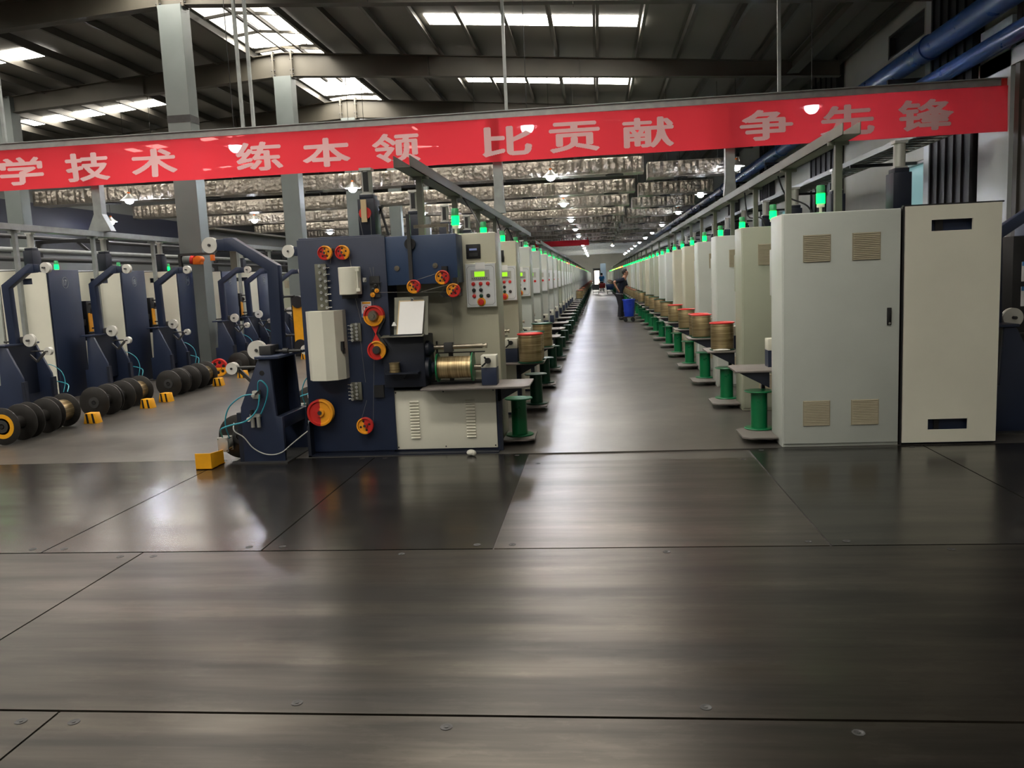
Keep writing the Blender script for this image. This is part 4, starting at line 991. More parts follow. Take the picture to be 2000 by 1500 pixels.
ku = {0: '17', 1: '18', 2: '19', 3: '20', 4: '21'}
sk = None
for k in (0, 1, 2, 3, 4, 7, 8, 9):
    num = ku.get(k)
    lab = 'navy machine with white back and circled number %s on its side' % num if num else 'white backed navy machine beyond the gap at left, %s after it' % ORD[k - 7]
    t = place(mR, MOFF, left_o(k), PI, lab, 'wire drawing machines of the back row')
    OFF[t.name] = MOFF
    if num: number_plate(t, num)
    # wire straightener bracket on the far side of the frame, standing out over the corridor
    b_ = MB().box(-1.73, -1.62, -0.3, -0.16, 0.85, 1.5).box(-1.7, -1.62, -0.16, 0.0, 1.1, 1.2)
    if sk is None:
        s0 = part('straightener', b_, BLACK, t, bevel=0.01)
        for z in (1.45, 1.3, 1.05, 0.92):
            part('adjusting_pin', MB().cyl((-1.73, -0.23, z), (-1.85, -0.23, z), 0.012, n=8).sphere((-1.86, -0.23, z), 0.022, n=10, k=8), BLACK, s0)
        part('yellow_plate', MB().box(-1.745, -1.73, -0.27, -0.17, 0.98, 1.3), ORG, s0)
        part('roller', MB().cyl((-1.72, -0.3, 1.36), (-1.72, -0.34, 1.36), 0.05, n=16).cyl((-1.72, -0.3, 0.93), (-1.72, -0.34, 0.93), 0.05, n=16), DARK, s0)
        sk = s0
        part('hand_wheel', MB().lathe([(0.1, 0), (0.1, 0.03), (0.03, 0.035)], (-1.6, -0.1, 0.42), (0, 1, 0), n=24), RED, t, label='red wheel')
    else:
        s1 = sk.copy(); COL.objects.link(s1); s1.parent = t
        for ch in sk.children:
            c1 = ch.copy(); COL.objects.link(c1); c1.parent = s1
        hw = [c for c in sk.parent.children if c.name.startswith('hand_wheel')][0].copy(); COL.objects.link(hw); hw.parent = t
    lab = 'electrical cabinet beside machine %s in the %s' % (num, LL) if num else 'sage electrical cabinet with vents beyond the gap in the %s, %s' % (LL, ORD[k - 7])
    o = place(cabR, COFF, left_o(k), PI, lab, 'electrical cabinets of the back row'); set_mat(o, SAGE if k > 5 else PALE)

# spools on tables and shelves
fullR = make_full('x', REDSP, None); fullG = make_full('x', DGREEN, None)
usedR = usedG = False
def put_full(x, y, z, red, lab, grp):
    global usedR, usedG
    src = fullR if red else fullG
    first = (not usedR) if red else (not usedG)
    if first:
        src.location = (x, y, z); src['label'] = lab; src['group'] = grp
        if red: usedR = True
        else: usedG = True
        return src
    return dup(src, (x, y, z), 0, lab, grp)
put_full(-0.765, 9.2, 0.619, True, 'full brass wire spool with red rim on the second work table of the left-hand row', 'full spools of the left-hand row')
put_full(-0.765, 9.5, 0.619, False, 'full brass wire spool with green rim just behind the red-rimmed one at left', 'full spools of the left-hand row')
put_full(-0.765, 11.25, 0.619, False, 'full brass wire spool with green rim on the third work table of the left-hand row', 'full spools of the left-hand row')
for k in range(1, 50):
    if k in (9,): continue
    x, y = 1.435, right_o(k)[1] - 0.1
    red = k in (1, 2, 3, 4) or (k > 12 and k % 4 == 0)
    lab = 'full brass wire spool with %s rim on the %s work table of the right-hand row' % ('red' if red else 'dark', ORD[k]) if k < 13 else 'tiny full spool far down the right-hand row'
    put_full(x, y, 0.619, red, lab, 'full spools of the right-hand row' if k < 13 else 'distant full spools of the right-hand row')
put_full(1.43, right_o(2)[1] + 0.19, 0.619, True, 'full red-rimmed spool tucked behind the other on the third table at right', 'full spools of the right-hand row')
for k in range(14, 50):
    if k % 3 == 1: continue
    put_full(-0.765, main_o(k)[1] + 0.02, 0.619, k % 3 == 0, 'tiny full spool far down the left-hand row', 'distant full spools of the left-hand row')
emG = make_empty('x', GREEN, None); emD = make_empty('x', DGREEN, None); ue = {0: False, 1: False}
def put_empty(x, y, z, i, lab, grp):
    src = (emG, emD)[i]
    if not ue[i]:
        src.location = (x, y, z); src['label'] = lab; src['group'] = grp; ue[i] = True; return
    dup(src, (x, y, z), 0, lab, grp)
for k in range(48):
    put_empty(-0.785 + (0.02 if k % 3 == 1 else 0), main_o(k)[1] + 0.42, 0.063, 1 if k else 0, 'empty green wire spool on the %s floor shelf of the left-hand row' % ORD[k] if k < 13 else 'tiny empty green spool far down the left-hand row', 'empty spools of the left-hand row' if k < 13 else 'distant empty spools of the left-hand row')
    put_empty(1.465, right_o(k)[1] - 0.2, 0.063, 0, 'empty green wire spool on the %s floor shelf of the right-hand row' % ORD[k] if k < 13 else 'tiny empty green spool far down the right-hand row', 'empty spools of the right-hand row' if k < 13 else 'distant empty spools of the right-hand row')
# wound spool lying in the first machine's winder
t = thing('wire_spool', 'brass wire spool with green flanges mounted in the winder of the first machine', 'spool', (-1.47, 7.4, 0.78))
t.rotation_euler = (0, PI / 2, 0); OFF[t.name] = (0, 0, 0)
part('wound_wire', MB().lathe([(0.03, 0.012), (0.1, 0.014), (0.1, 0.315), (0.03, 0.32)], n=32), BRASS, t)
part('flange', MB().lathe([(0.02, 0), (0.13, 0), (0.13, 0.012), (0.02, 0.012)], n=36), GREEN, t)
part('flange', MB().lathe([(0.02, 0.32), (0.13, 0.32), (0.13, 0.333), (0.02, 0.333)], n=36), GREEN, t)
# small bobbin, clipboard, rag
solo('wire_bobbin', MB().lathe([(0.01, 0), (0.05, 0), (0.05, 0.008), (0.046, 0.01), (0.046, 0.078), (0.05, 0.08), (0.05, 0.088), (0.01, 0.088)], (-1.83, 7.25, 0.7665), n=28), BRASS, 'small brass bobbin on the navy bracket below the clipboard', 'bobbin', loc=(-1.83, 7.25, 0.7665))
cb = thing('clipboard', 'clipboard with white paper leaning on the first machine', 'clipboard', (-1.69, 7.3, 1.1))
def tilt_quad(x0, x1, d, h, th):   # leaning rectangle: bottom edge near y=7.29,z=1.095
    y0, z0 = 7.284 - 0.014 - d, 1.104; L = h
    sx, sz = 0.283, 0.959
    return MB().add([(x, y0 + sx * l + tt * sz, z0 + sz * l - tt * sx) for tt in (0, th) for x, l in ((x0, 0), (x1, 0), (x1 + 0.02, L), (x0 + 0.02, L))],
                    [(0, 1, 2, 3), (7, 6, 5, 4), (0, 4, 5, 1), (1, 5, 6, 2), (2, 6, 7, 3), (3, 7, 4, 0)])
part('board', tilt_quad(-1.8, -1.572, 0.002, 0.31, 0.004), PLYW, cb)
part('paper', tilt_quad(-1.79, -1.566, 0.004, 0.3, 0.0015), PAPER, cb)
part('clip', MB().box(-1.715, -1.605, 7.35, 7.365, 1.375, 1.385).lathe([(0.016, 0), (0.016, -0.006), (0.01, -0.006), (0.01, 0)], (-1.66, 7.362, 1.405), (0, 1, 0), n=16).box(-1.672, -1.648, 7.352, 7.364, 1.38, 1.4), CHROME, cb)
solo('hanging_tag', MB().prism([(-1.845, 1.18), (-1.8, 1.18), (-1.815, 1.215), (-1.828, 1.215)], 'y', 7.29, 7.294), PAPER, 'small white tag hanging left of the clipboard', 'tag', loc=(-1.82, 7.29, 1.18))
solo('rag', MB().sphere((-1.17, 7.2, 0.029), 0.04, sc=(1, 0.8, 0.7), n=12, k=8).sphere((-1.145, 7.19, 0.026), 0.025, n=10, k=6), FELT, 'small crumpled pale rag on the floor under the white louvred panel', 'rag', loc=(-1.17, 7.2, 0))
solo('rag', MB().sphere((1.40, 9.748, 0.633), 0.06, sc=(1.7, 0.4, 0.22), n=14, k=8), FELT, 'white rag folded on the second work table at right', 'rag', loc=(1.40, 9.748, 0.619))

# ------------------------------------------------------------------ pay-off stands
POFF = (-2.2, 0.0, 0)
def make_payoff(label, group, lod=0):
    t = thing('payoff_stand', label, 'wire feed stand', (0, 0, 0), group, off=POFF)
    poly = [(-2.305, 0), (-2.305, 0.45), (-2.3, 0.51), (-2.11, 0.925), (-2.09, 0.94), (-2.0, 0.94), (-1.975, 0.42), (-1.92, 0.41), (-1.92, 0)]
    for y0, y1 in ((-0.3, -0.26), (0.3, 0.34)):
        s_ = part('side_plate', MB().prism(poly, 'y', y0, y1), NAVY, t, bevel=0.003)
        part('flange', MB().box(-2.345, -2.305, y0, y1 + 0.04, 0.0, 0.46), NAVYD, s_)
    part('base_plate', MB().box(-2.4, -1.88, -0.36, 0.42, 0, 0.012), DARK, t)
    part('cross_box', MB().box(-2.0, -1.925, -0.26, 0.3, 0.3, 0.41), NAVY, t, bevel=0.003)
    part('rear_panel', MB().box(-2.1, -2.08, -0.26, 0.3, 0.25, 0.94), NAVYD, t)
    part('top_deck', MB().box(-2.12, -1.9, -0.34, 0.36, 0.94, 0.965), NAVY, t, bevel=0.003)
    gb = part('gearbox', MB().box(-2.13, -2.02, -0.2, 0.02, 0.965, 1.05), DARK, t, bevel=0.006)
    part('gear_shaft', MB().cyl((-2.02, -0.08, 0.99), (-1.78, -0.08, 0.985), 0.014, n=10).cyl((-1.95, -0.08, 0.99), (-1.9, -0.08, 0.99), 0.026, n=12), DARK, gb)
    a = part('swing_arm', MB().prism([(-2.09, 0.965), (-1.985, 0.965), (-1.97, 1.77), (-2.385, 2.04), (-2.47, 2.035), (-2.47, 1.92), (-2.36, 1.915), (-2.075, 1.725)], 'y', 0.0, 0.1), NAVY, t, bevel=0.004)
    part('arm_block', MB().box(-2.54, -2.44, 0.005, 0.09, 1.925, 2.03), NAVY, a, bevel=0.004)
    def sp(cx, y, cz, r, w=0.05):
        p = part('guide_pulley', MB().lathe([(r, 0), (r, w * 0.25), (r * 0.8, w * 0.5), (r, w * 0.75), (r, w), (r * 0.2, w)], (cx, y, cz), (0, 1, 0), n=32), NYLON, t, label='white nylon guide pulley')
        part('pulley_axle', MB().cyl((cx, y - 0.012, cz), (cx, y + w + 0.05, cz), r * 0.17, n=12), DARK, p)
    sp(-2.605, 0.0, 1.98, 0.073, 0.06); sp(-2.224, -0.03, 1.0, 0.088, 0.05); sp(-2.467, -0.06, 0.84, 0.056, 0.06)
    part('dancer_rod', MB().cyl((-2.45, -0.03, 0.845), (-2.2, -0.03, 0.845), 0.011, n=10).bar((-2.43, 0.0, 0.83), (-2.3, 0.0, 0.7), 0.025, 0.03).bar((-2.3, 0.0, 0.7), (-2.2, 0.0, 0.8), 0.02, 0.025), DARK, t)
    if lod == 0:
        ac = part('air_cylinder', MB().box(-2.56, -2.46, -0.28, -0.26, 0.1, 0.235).box(-2.56, -2.46, -0.18, -0.165, 0.1, 0.235).cyl((-2.51, -0.26, 0.168), (-2.51, -0.17, 0.168), 0.055, n=20), ALU, t, bevel=0.003)
        for x in (-2.55, -2.47):
            for z in (0.115, 0.22): part('tie_rod', MB().cyl((x, -0.285, z), (x, -0.165, z), 0.006, n=8), CHROME, ac)
        v = part('air_valve', MB().box(-2.165, -2.1, -0.345, -0.3, 0.59, 0.66).cyl((-2.15, -0.345, 0.62), (-2.15, -0.365, 0.62), 0.018, n=12), ALU, t, bevel=0.004)
        part('valve_lever', MB().bar((-2.13, -0.35, 0.63), (-2.08, -0.35, 0.672), 0.014, 0.014), BLACK, v)
        fl = part('air_filter', MB().box(-2.21, -2.115, -0.33, -0.3, 0.42, 0.45).cyl((-2.185, -0.33, 0.33), (-2.185, -0.33, 0.42), 0.018, n=14).cyl((-2.13, -0.33, 0.33), (-2.13, -0.33, 0.43), 0.018, n=14), ALU, t)
        part('filter_knob', MB().cyl((-2.185, -0.33, 0.44), (-2.185, -0.33, 0.49), 0.016, n=14), BLACK, fl)
        part('gauge', MB().cyl((-2.215, -0.35, 0.405), (-2.215, -0.33, 0.405), 0.02, n=16), WHITE, fl)
        part('plate_hole', MB().cyl((-2.076, -0.302, 0.814), (-2.076, -0.299, 0.814), 0.023, n=20), BLACK, t)
        hs = MB().tube([(-2.16, -0.34, 0.63), (-2.26, -0.36, 0.615), (-2.38, -0.37, 0.52), (-2.43, -0.36, 0.38), (-2.43, -0.3, 0.23)], 0.006)
        hs.tube([(-2.11, -0.34, 0.645), (-2.09, -0.36, 0.74), (-2.05, -0.37, 0.75), (-2.01, -0.36, 0.68), (-2.04, -0.35, 0.56), (-2.1, -0.34, 0.45)], 0.006)
        hs.tube([(-2.095, -0.345, 0.625), (-2.12, -0.36, 0.5), (-2.22, -0.38, 0.4), (-2.38, -0.38, 0.36), (-2.48, -0.35, 0.32), (-2.51, -0.27, 0.235)], 0.0075)
        part('air_hose', hs, CYAN, t)
        part('grey_cable', MB().tube([(-2.4, -0.25, 0.36), (-2.37, -0.32, 0.3), (-2.28, -0.33, 0.24), (-2.2, -0.33, 0.14), (-2.08, -0.33, 0.08), (-1.95, -0.32, 0.09), (-1.85, -0.25, 0.17), (-1.75, -0.15, 0.25)], 0.0055), GREYC, t)
    return t
pay = make_payoff('navy wire feed stand with cyan air hoses, nearest at the left of the first machine', 'wire feed stands of the left-hand row')
place(pay, POFF, main_o(0), 0, first=True)
for k in range(1, 6): place(pay, POFF, main_o(k), 0, 'navy wire feed stand behind the first one, %s in the left-hand row' % ORD[k], 'wire feed stands of the left-hand row')
for k in range(0, 2): place(pay, POFF, right_o(k), PI, 'navy wire feed stand at the right edge of the view, %s in the right-hand row' % ORD[k], 'wire feed stands of the right-hand row')
for k in range(-1, 5):
    lo_ = left_o(k)
    place(pay, POFF, (lo_[0] + (0.3 if k == 2 else 0), lo_[1]), PI, 'navy wire feed stand standing in front of the white back of machine %d' % (17 + k + 1) if k < 4 else 'navy wire feed stand beyond machine 21 in the back row', 'wire feed stands of the back row', skip=('air_cylinder', 'air_valve', 'air_filter', 'plate_hole', 'grey_cable'))
# dark cabinet with papers at the right edge
t = thing('storage_cabinet', 'tall navy and black cabinet at the right edge of the view', 'cabinet', (4.4, 8.9, 0))
part('black_frame', MB().box(4.02, 4.26, 8.6, 9.1, 0, 1.75), BLACK, t, bevel=0.004)
part('navy_panel', MB().prism([(4.26, 0.78), (4.95, 0.78), (4.95, 2.1), (4.4, 1.98), (4.26, 1.9)], 'y', 8.5, 9.1), NAVY, t, bevel=0.004)
part('lower_body', MB().box(4.26, 4.95, 8.55, 9.1, 0, 0.78), BLACK, t, bevel=0.004)
part('red_lamp', MB().cyl((4.2, 8.58, 1.62), (4.2, 8.6, 1.62), 0.03, n=14), RED, t)
for i, z in enumerate((1.07, 1.31)):
    sh = thing('paper_sheet', 'white paper with blue strip on the black cabinet at right, %s one' % ('lower', 'upper')[i], 'paper', (4.17, 8.59, z), 'papers at the right edge')
    part('sheet', MB().box(4.1, 4.235, 8.588, 8.594, z, z + 0.19), PAPER, sh)
    part('strip', MB().box(4.1, 4.235, 8.584, 8.588, z + 0.15, z + 0.19), SIGNB, sh)

# ------------------------------------------------------------------ big dark reels on the floor
def make_reel(label, group, gold, wid=0.3, ring=False):
    t = thing('steel_reel', label, 'reel', (0, 0, 0), group, off=(0, 0, 0)); R_ = 0.205
    part('barrel', MB().cyl((0, 0.015, R_), (0, wid - 0.015, R_), 0.075 if not gold else 0.13, n=28), BRASS if gold else SPOOLD, t)
    for y0 in (0.0, wid - 0.016):
        f_ = part('flange', MB().lathe([(0.03, 0), (R_ - 0.006, 0), (R_, 0.004), (R_, 0.012), (R_ - 0.006, 0.016), (0.03, 0.016)], (0, y0, R_), (0, 1, 0), n=44), SPOOLD, t)
        if y0 == 0.0:
            part('hub_ring', MB().lathe([(0.07, 0), (0.07, -0.01), (0.03, -0.012), (0.03, 0)], (0, y0, R_), (0, 1, 0), n=24), DARK, f_)
            part('hub_bore', MB().cyl((0, y0 - 0.013, R_), (0, y0 - 0.0115, R_), 0.022, n=16), BLACK, f_)
            if ring: part('paint_ring', MB().lathe([(0.135, 0.0), (0.135, -0.002), (0.09, -0.002), (0.09, 0.0)], (0, y0, R_), (0, 1, 0), n=32), YEL, f_, label='yellow painted ring')
    return t
rA = make_reel('dark steel reel with yellow painted ring at the left edge, lying on its rim', 'reels by machine 17', False, ring=True); rA.location = (-6.46, 8.25, 0)
rB = make_reel('empty dark steel reel just behind the yellow-ringed one', 'reels by machine 17', False); rB.location = (-6.47, 8.68, 0)
rG = make_reel('brass-wound reel at the back of the group beside the first striped chock', 'reels by machine 17', True); rG.location = (-6.6, 9.1, 0)
rG.location = (-6.52, 9.12, 0)
for i, (x, y, lb) in enumerate(((-6.5, 9.98, 'empty dark reel at the front of the group before machine 18'), (-6.52, 10.35, 'empty dark reel second in the group before machine 18'))):
    dup(rB, (x, y, 0), label=lb, group='reels by machine 18')
dup(rG, (-6.6, 10.95, 0), label='brass-wound reel at the back of the group before machine 18', group='reels by machine 18')
for i, (x, y) in enumerate(((-6.5, 11.86), (-6.52, 12.22), (-6.54, 12.58))):
    dup(rB, (x, y, 0), label='empty dark reel before machine 19, %s of its group' % ORD[i], group='reels by machine 19')
dup(rG, (-6.58, 12.95, 0), label='brass-wound reel before machine 19, last of its group', group='reels by machine 19')
for i, (x, y) in enumerate(((-6.75, 14.9), (-6.8, 15.3))): dup(rB, (x, y, 0), label='empty dark reel beyond the red and yellow wheel, %s one' % ('nearer', 'farther')[i], group='reels by machine 20')
dup(rB, (-3.33, 7.25, 0.014), label='dark steel reel held in the first navy wire feed stand', group='')
t = dup(rB, (-3.33, 9.22, 0.014), label='dark steel reel held in the second wire feed stand', group='')
# red and yellow spoked wheel on the floor by machine 20
sw = thing('spoked_wheel', 'red and yellow holed wheel standing by the fourth striped chock', 'wheel', (-7.0, 14.6, 0))
part('rim', pulley_mb(-7.0, 14.6, 0.165, 0.165, 0.05, PI / 2), [RED, ORG], sw); part('holes', holes_mb(-7.0, 14.6, 0.165, 0.095, 0.03, 6), BLACK, sw)

# chocks ------------------------------------------------------------------
ck = thing('wheel_chock', 'plain yellow angle chock on the floor in front of the first feed stand', 'chock', (-3.49, 6.9, 0))
part('plate', MB().box(-3.575, -3.43, 6.85, 6.862, 0, 0.145).prism([(6.862, 0), (7.1, 0), (7.1, 0.125), (6.862, 0.145)], 'x', -3.442, -3.43).box(-3.575, -3.43, 6.85, 7.12, 0, 0.008), YEL, ck)
sc_ = None
for i, (x, y, lb) in enumerate(((-6.3, 9.55, 'black-striped yellow chock below machine 17'), (-6.24, 10.72, 'yellow chock half hidden by reels before machine 18'), (-6.3, 11.32, 'black-striped yellow chock between the reel groups of machines 18 and 19'), (-6.33, 13.1, 'black-striped yellow chock fourth along the corridor'), (-6.4, 14.2, 'yellow chock under the red and yellow wheel'), (-6.45, 17.6, 'small yellow chock below the yellow belt unit'))):
    if sc_ is None:
        sc_ = thing('wheel_chock', lb, 'chock', (x, y, 0), 'striped chocks', off=(0, 0, 0))
        part('wedge', MB().prism([(-0.09, 0), (0.09, 0), (0.06, 0.13), (-0.06, 0.13)], 'y', 0, 0.12), YEL, sc_, bevel=0.003)
        part('stripe', MB().add([(-0.045, -0.002, 0.005), (-0.015, -0.002, 0.005), (-0.03, -0.002, 0.125), (-0.055, -0.002, 0.125), (0.035, -0.002, 0.005), (0.065, -0.002, 0.005), (0.045, -0.002, 0.125), (0.02, -0.002, 0.125)], [(0, 1, 2, 3), (4, 5, 6, 7)])
             .add([(-0.045, -0.0005, 0.005), (-0.015, -0.0005, 0.005), (-0.03, -0.0005, 0.125), (-0.055, -0.0005, 0.125), (0.035, -0.0005, 0.005), (0.065, -0.0005, 0.005), (0.045, -0.0005, 0.125), (0.02, -0.0005, 0.125)], [(0, 1, 2, 3), (4, 5, 6, 7)]), BLACK, sc_)
    else: dup(sc_, (x, y, 0), rotz=random.uniform(-0.2, 0.2), label=lb)
# yellow belt unit in the gap of the back row
yb = thing('belt_tensioner', 'black belt unit with a yellow plate between two round wheels in the corridor', 'belt unit', (-6.75, 18.3, 0))
part('stand', MB().box(-6.95, -6.5, 18.4, 18.6, 0, 0.12).box(-6.62, -6.52, 18.42, 18.52, 0.1, 1.45).box(-6.98, -6.9, 18.44, 18.5, 0.1, 1.4), BLACK, yb)
part('yellow_plate', MB().box(-6.875, -6.62, 18.24, 18.26, 0.3, 1.2), YEL, yb)
part('black_wheel', MB().cyl((-6.745, 18.2, 1.25), (-6.745, 18.36, 1.25), 0.135, n=28), BLACK, yb); part('black_wheel', MB().cyl((-6.745, 18.2, 0.26), (-6.745, 18.36, 0.26), 0.145, n=28), BLACK, yb)
part('belt', MB().box(-6.6, -6.56, 18.22, 18.34, 0.26, 1.25), RUBBER, yb)
for z in (1.38, 1.06, 0.5): part('pin', MB().cyl((-7.1, 18.3, z), (-6.85, 18.3, z), 0.025, n=10).sphere((-7.12, 18.3, z), 0.05, n=12, k=8), BLACK, yb)

# ------------------------------------------------------------------ cable trays, ladder, pipe rack, hoist
def tray(label, x, y0, y1, z, w, posts, zb, m=TRAY):
    t = thing('cable_tray', label, 'cable tray', (x, (y0 + y1) / 2, z))
    part('channel', MB().box(x - w / 2, x + w / 2, y0, y1, z, z + 0.006).box(x - w / 2, x - w / 2 + 0.008, y0, y1, z, z + 0.1).box(x + w / 2 - 0.008, x + w / 2, y0, y1, z, z + 0.1), m, t, smooth=False)
    for y in posts: part('post', MB().box(x - 0.03, x + 0.03, y - 0.03, y + 0.03, zb, z).box(x - 0.09, x + 0.09, y - 0.02, y + 0.02, z - 0.03, z), m, t)
    return t
ta = tray('grey steel cable tray above the left-hand row, end nearest the camera', -1.66, 7.27, 20.6, 2.556, 0.15, [7.97 + P_ * k for k in range(7)], 1.991)
part('cable', MB().tube([(-1.6, 10.2, 2.566), (-1.5, 10.2, 2.4), (-1.4, 10.0, 2.25), (-1.3, 9.9, 2.0)], 0.01).tube([(-1.6, 13.5, 2.566), (-1.5, 13.5, 2.3), (-1.4, 13.4, 2.35), (-1.3, 13.8, 2.0)], 0.01), BLACK, ta)
tray('dark cable tray farther down over the left-hand row', -1.72, 25.0, 120.0, 2.556, 0.15, [7.97 + P_ * (3 * k + 9) for k in range(16)], 1.991)
tb_ = tray('grey steel cable tray above the right-hand row, end nearest the camera', 2.18, 7.5, 24.0, 2.64, 0.15, [7.9 + P_ * k for k in range(9)], 1.99)
part('cable', MB().tube([(2.2, 10.5, 2.64), (2.3, 10.5, 2.4), (2.5, 10.3, 2.25), (2.6, 10.2, 2.0)], 0.01).tube([(2.15, 12.5, 2.64), (2.2, 12.5, 2.3), (2.35, 12.3, 2.25), (2.4, 12.2, 2.0)], 0.01), BLACK, tb_)
tray('dark cable tray farther down over the right-hand row', 2.2, 25.0, 120.0, 2.64, 0.15, [26 + P_ * 2 * k for k in range(24)], 1.99)
tray('grey steel cable tray over the back row at the left', -8.72, 7.0, 34.0, 2.6, 0.13, [9.9 + P_ * k for k in range(12)], 0.0, GALV)
cl_ = thing('cable_ladder', 'wide cable ladder between the right-hand row and the wall', 'cable ladder', (5.5, 60, 3.55))
part('side_rail', MB().box(5.2, 5.22, 14.4, 110, 3.55, 3.65), TRAY, cl_); part('side_rail', MB().box(5.78, 5.8, 14.4, 110, 3.55, 3.65), TRAY, cl_)
rg_ = MB()
for i in range(110): rg_.box(5.22, 5.78, 14.6 + 0.3 * i, 14.64 + 0.3 * i, 3.56, 3.58)
part('rungs', rg_, TRAY, cl_, smooth=False)
part('cable_bundle', MB().cyl((5.4, 14.4, 3.61), (5.4, 110, 3.61), 0.035, n=8).cyl((5.5, 14.4, 3.61), (5.5, 110, 3.61), 0.03, n=8).cyl((5.62, 14.4, 3.61), (5.62, 110, 3.61), 0.04, n=8), BLACK, cl_)
for y in range(18, 108, 6): part('hanger', MB().box(5.2, 6.5, y - 0.03, y + 0.03, 3.49, 3.55), BLACK, cl_)
for i, (x, z, m, lb) in enumerate(((-12.14, 2.15, GALV, 'lowest white pipe behind the back row at the left'), (-12.14, 2.42, BLACK, 'black pipe behind the back row at the left'), (-12.14, 2.62, GALV, 'upper white pipe behind the back row at the left'), (-14.0, 3.1, DARK, 'dark pipe run nearest the left wall'))):
    solo('service_pipe', MB().cyl((x, 12, z), (x, 60, z), 0.05, n=12), m, lb, 'pipe', 'service pipes at the left', loc=(x, 36, z))
for i in range(6):
    y = 14 + 6 * i; lb = 'dark trestle bracket holding pipes at the far left, %s from the front' % ORD[i]
    if i == 0: ptr = solo('pipe_trestle', MB().box(-14.1, -12.0, -0.05, 0.05, 2.95, 3.03).box(-12.3, -12.2, -0.04, 0.04, 0, 3.0).box(-14.1, -14.0, -0.04, 0.04, 0, 3.0).bar((-12.25, 0, 2.3), (-13.0, 0, 2.96), 0.06, 0.06), BLACK, lb, 'trestle', 'pipe trestles', loc=(0, y, 0), off=(0, 0, 0))
    else: dup(ptr, (0, y, 0), label=lb)
solo('runway_beam', MB().box(-10.9, -10.6, 22, 40, 2.95, 3.25).box(-11.2, -10.3, 22, 40, 3.25, 3.3).box(-10.85, -10.65, 24, 24.2, 0, 2.95).box(-10.85, -10.65, 38, 38.2, 0, 2.95), RAFT, 'long grey overhead runway beam above the back row, right of the first column', 'runway beam', loc=(-10.7, 31, 2.95))
hz = thing('chain_hoist', 'orange and grey electric hoist above the back row in front of the first column', 'hoist', (-8.36, 16.2, 2.012))
part('motor', MB().cyl((-8.3, 16.2, 2.22), (-8.14, 16.2, 2.22), 0.085, n=20), STEELG, hz, bevel=0.006)
part('motor_cap', MB().cyl((-8.14, 16.2, 2.22), (-8.08, 16.2, 2.21), 0.09, n=20), REDSP, hz, label='red cap')
part('gear_case', MB().box(-8.08, -7.92, 16.13, 16.27, 2.12, 2.26).cyl((-7.97, 16.11, 2.22), (-7.97, 16.29, 2.22), 0.07, n=20).box(-7.72, -7.66, 16.15, 16.25, 2.18, 2.3), ORANGE, hz, bevel=0.006, label='orange gear case')
part('trolley', MB().box(-8.4, -7.64, 16.17, 16.23, 2.3, 2.35), DARK, hz)
part('support_post', MB().box(-8.4, -8.34, 16.16, 16.24, 2.012, 2.31), DARK, hz)
solo('blue_pillar', MB().box(0.5, 1.35, 128, 128.5, 0, 3.3), mat('pillar_blue_grey', (150, 172, 190), 0.6), 'pale blue pillar at the far end right of the bright doorway', 'pillar', loc=(0.9, 128, 0))
for x, y, z in (): pass

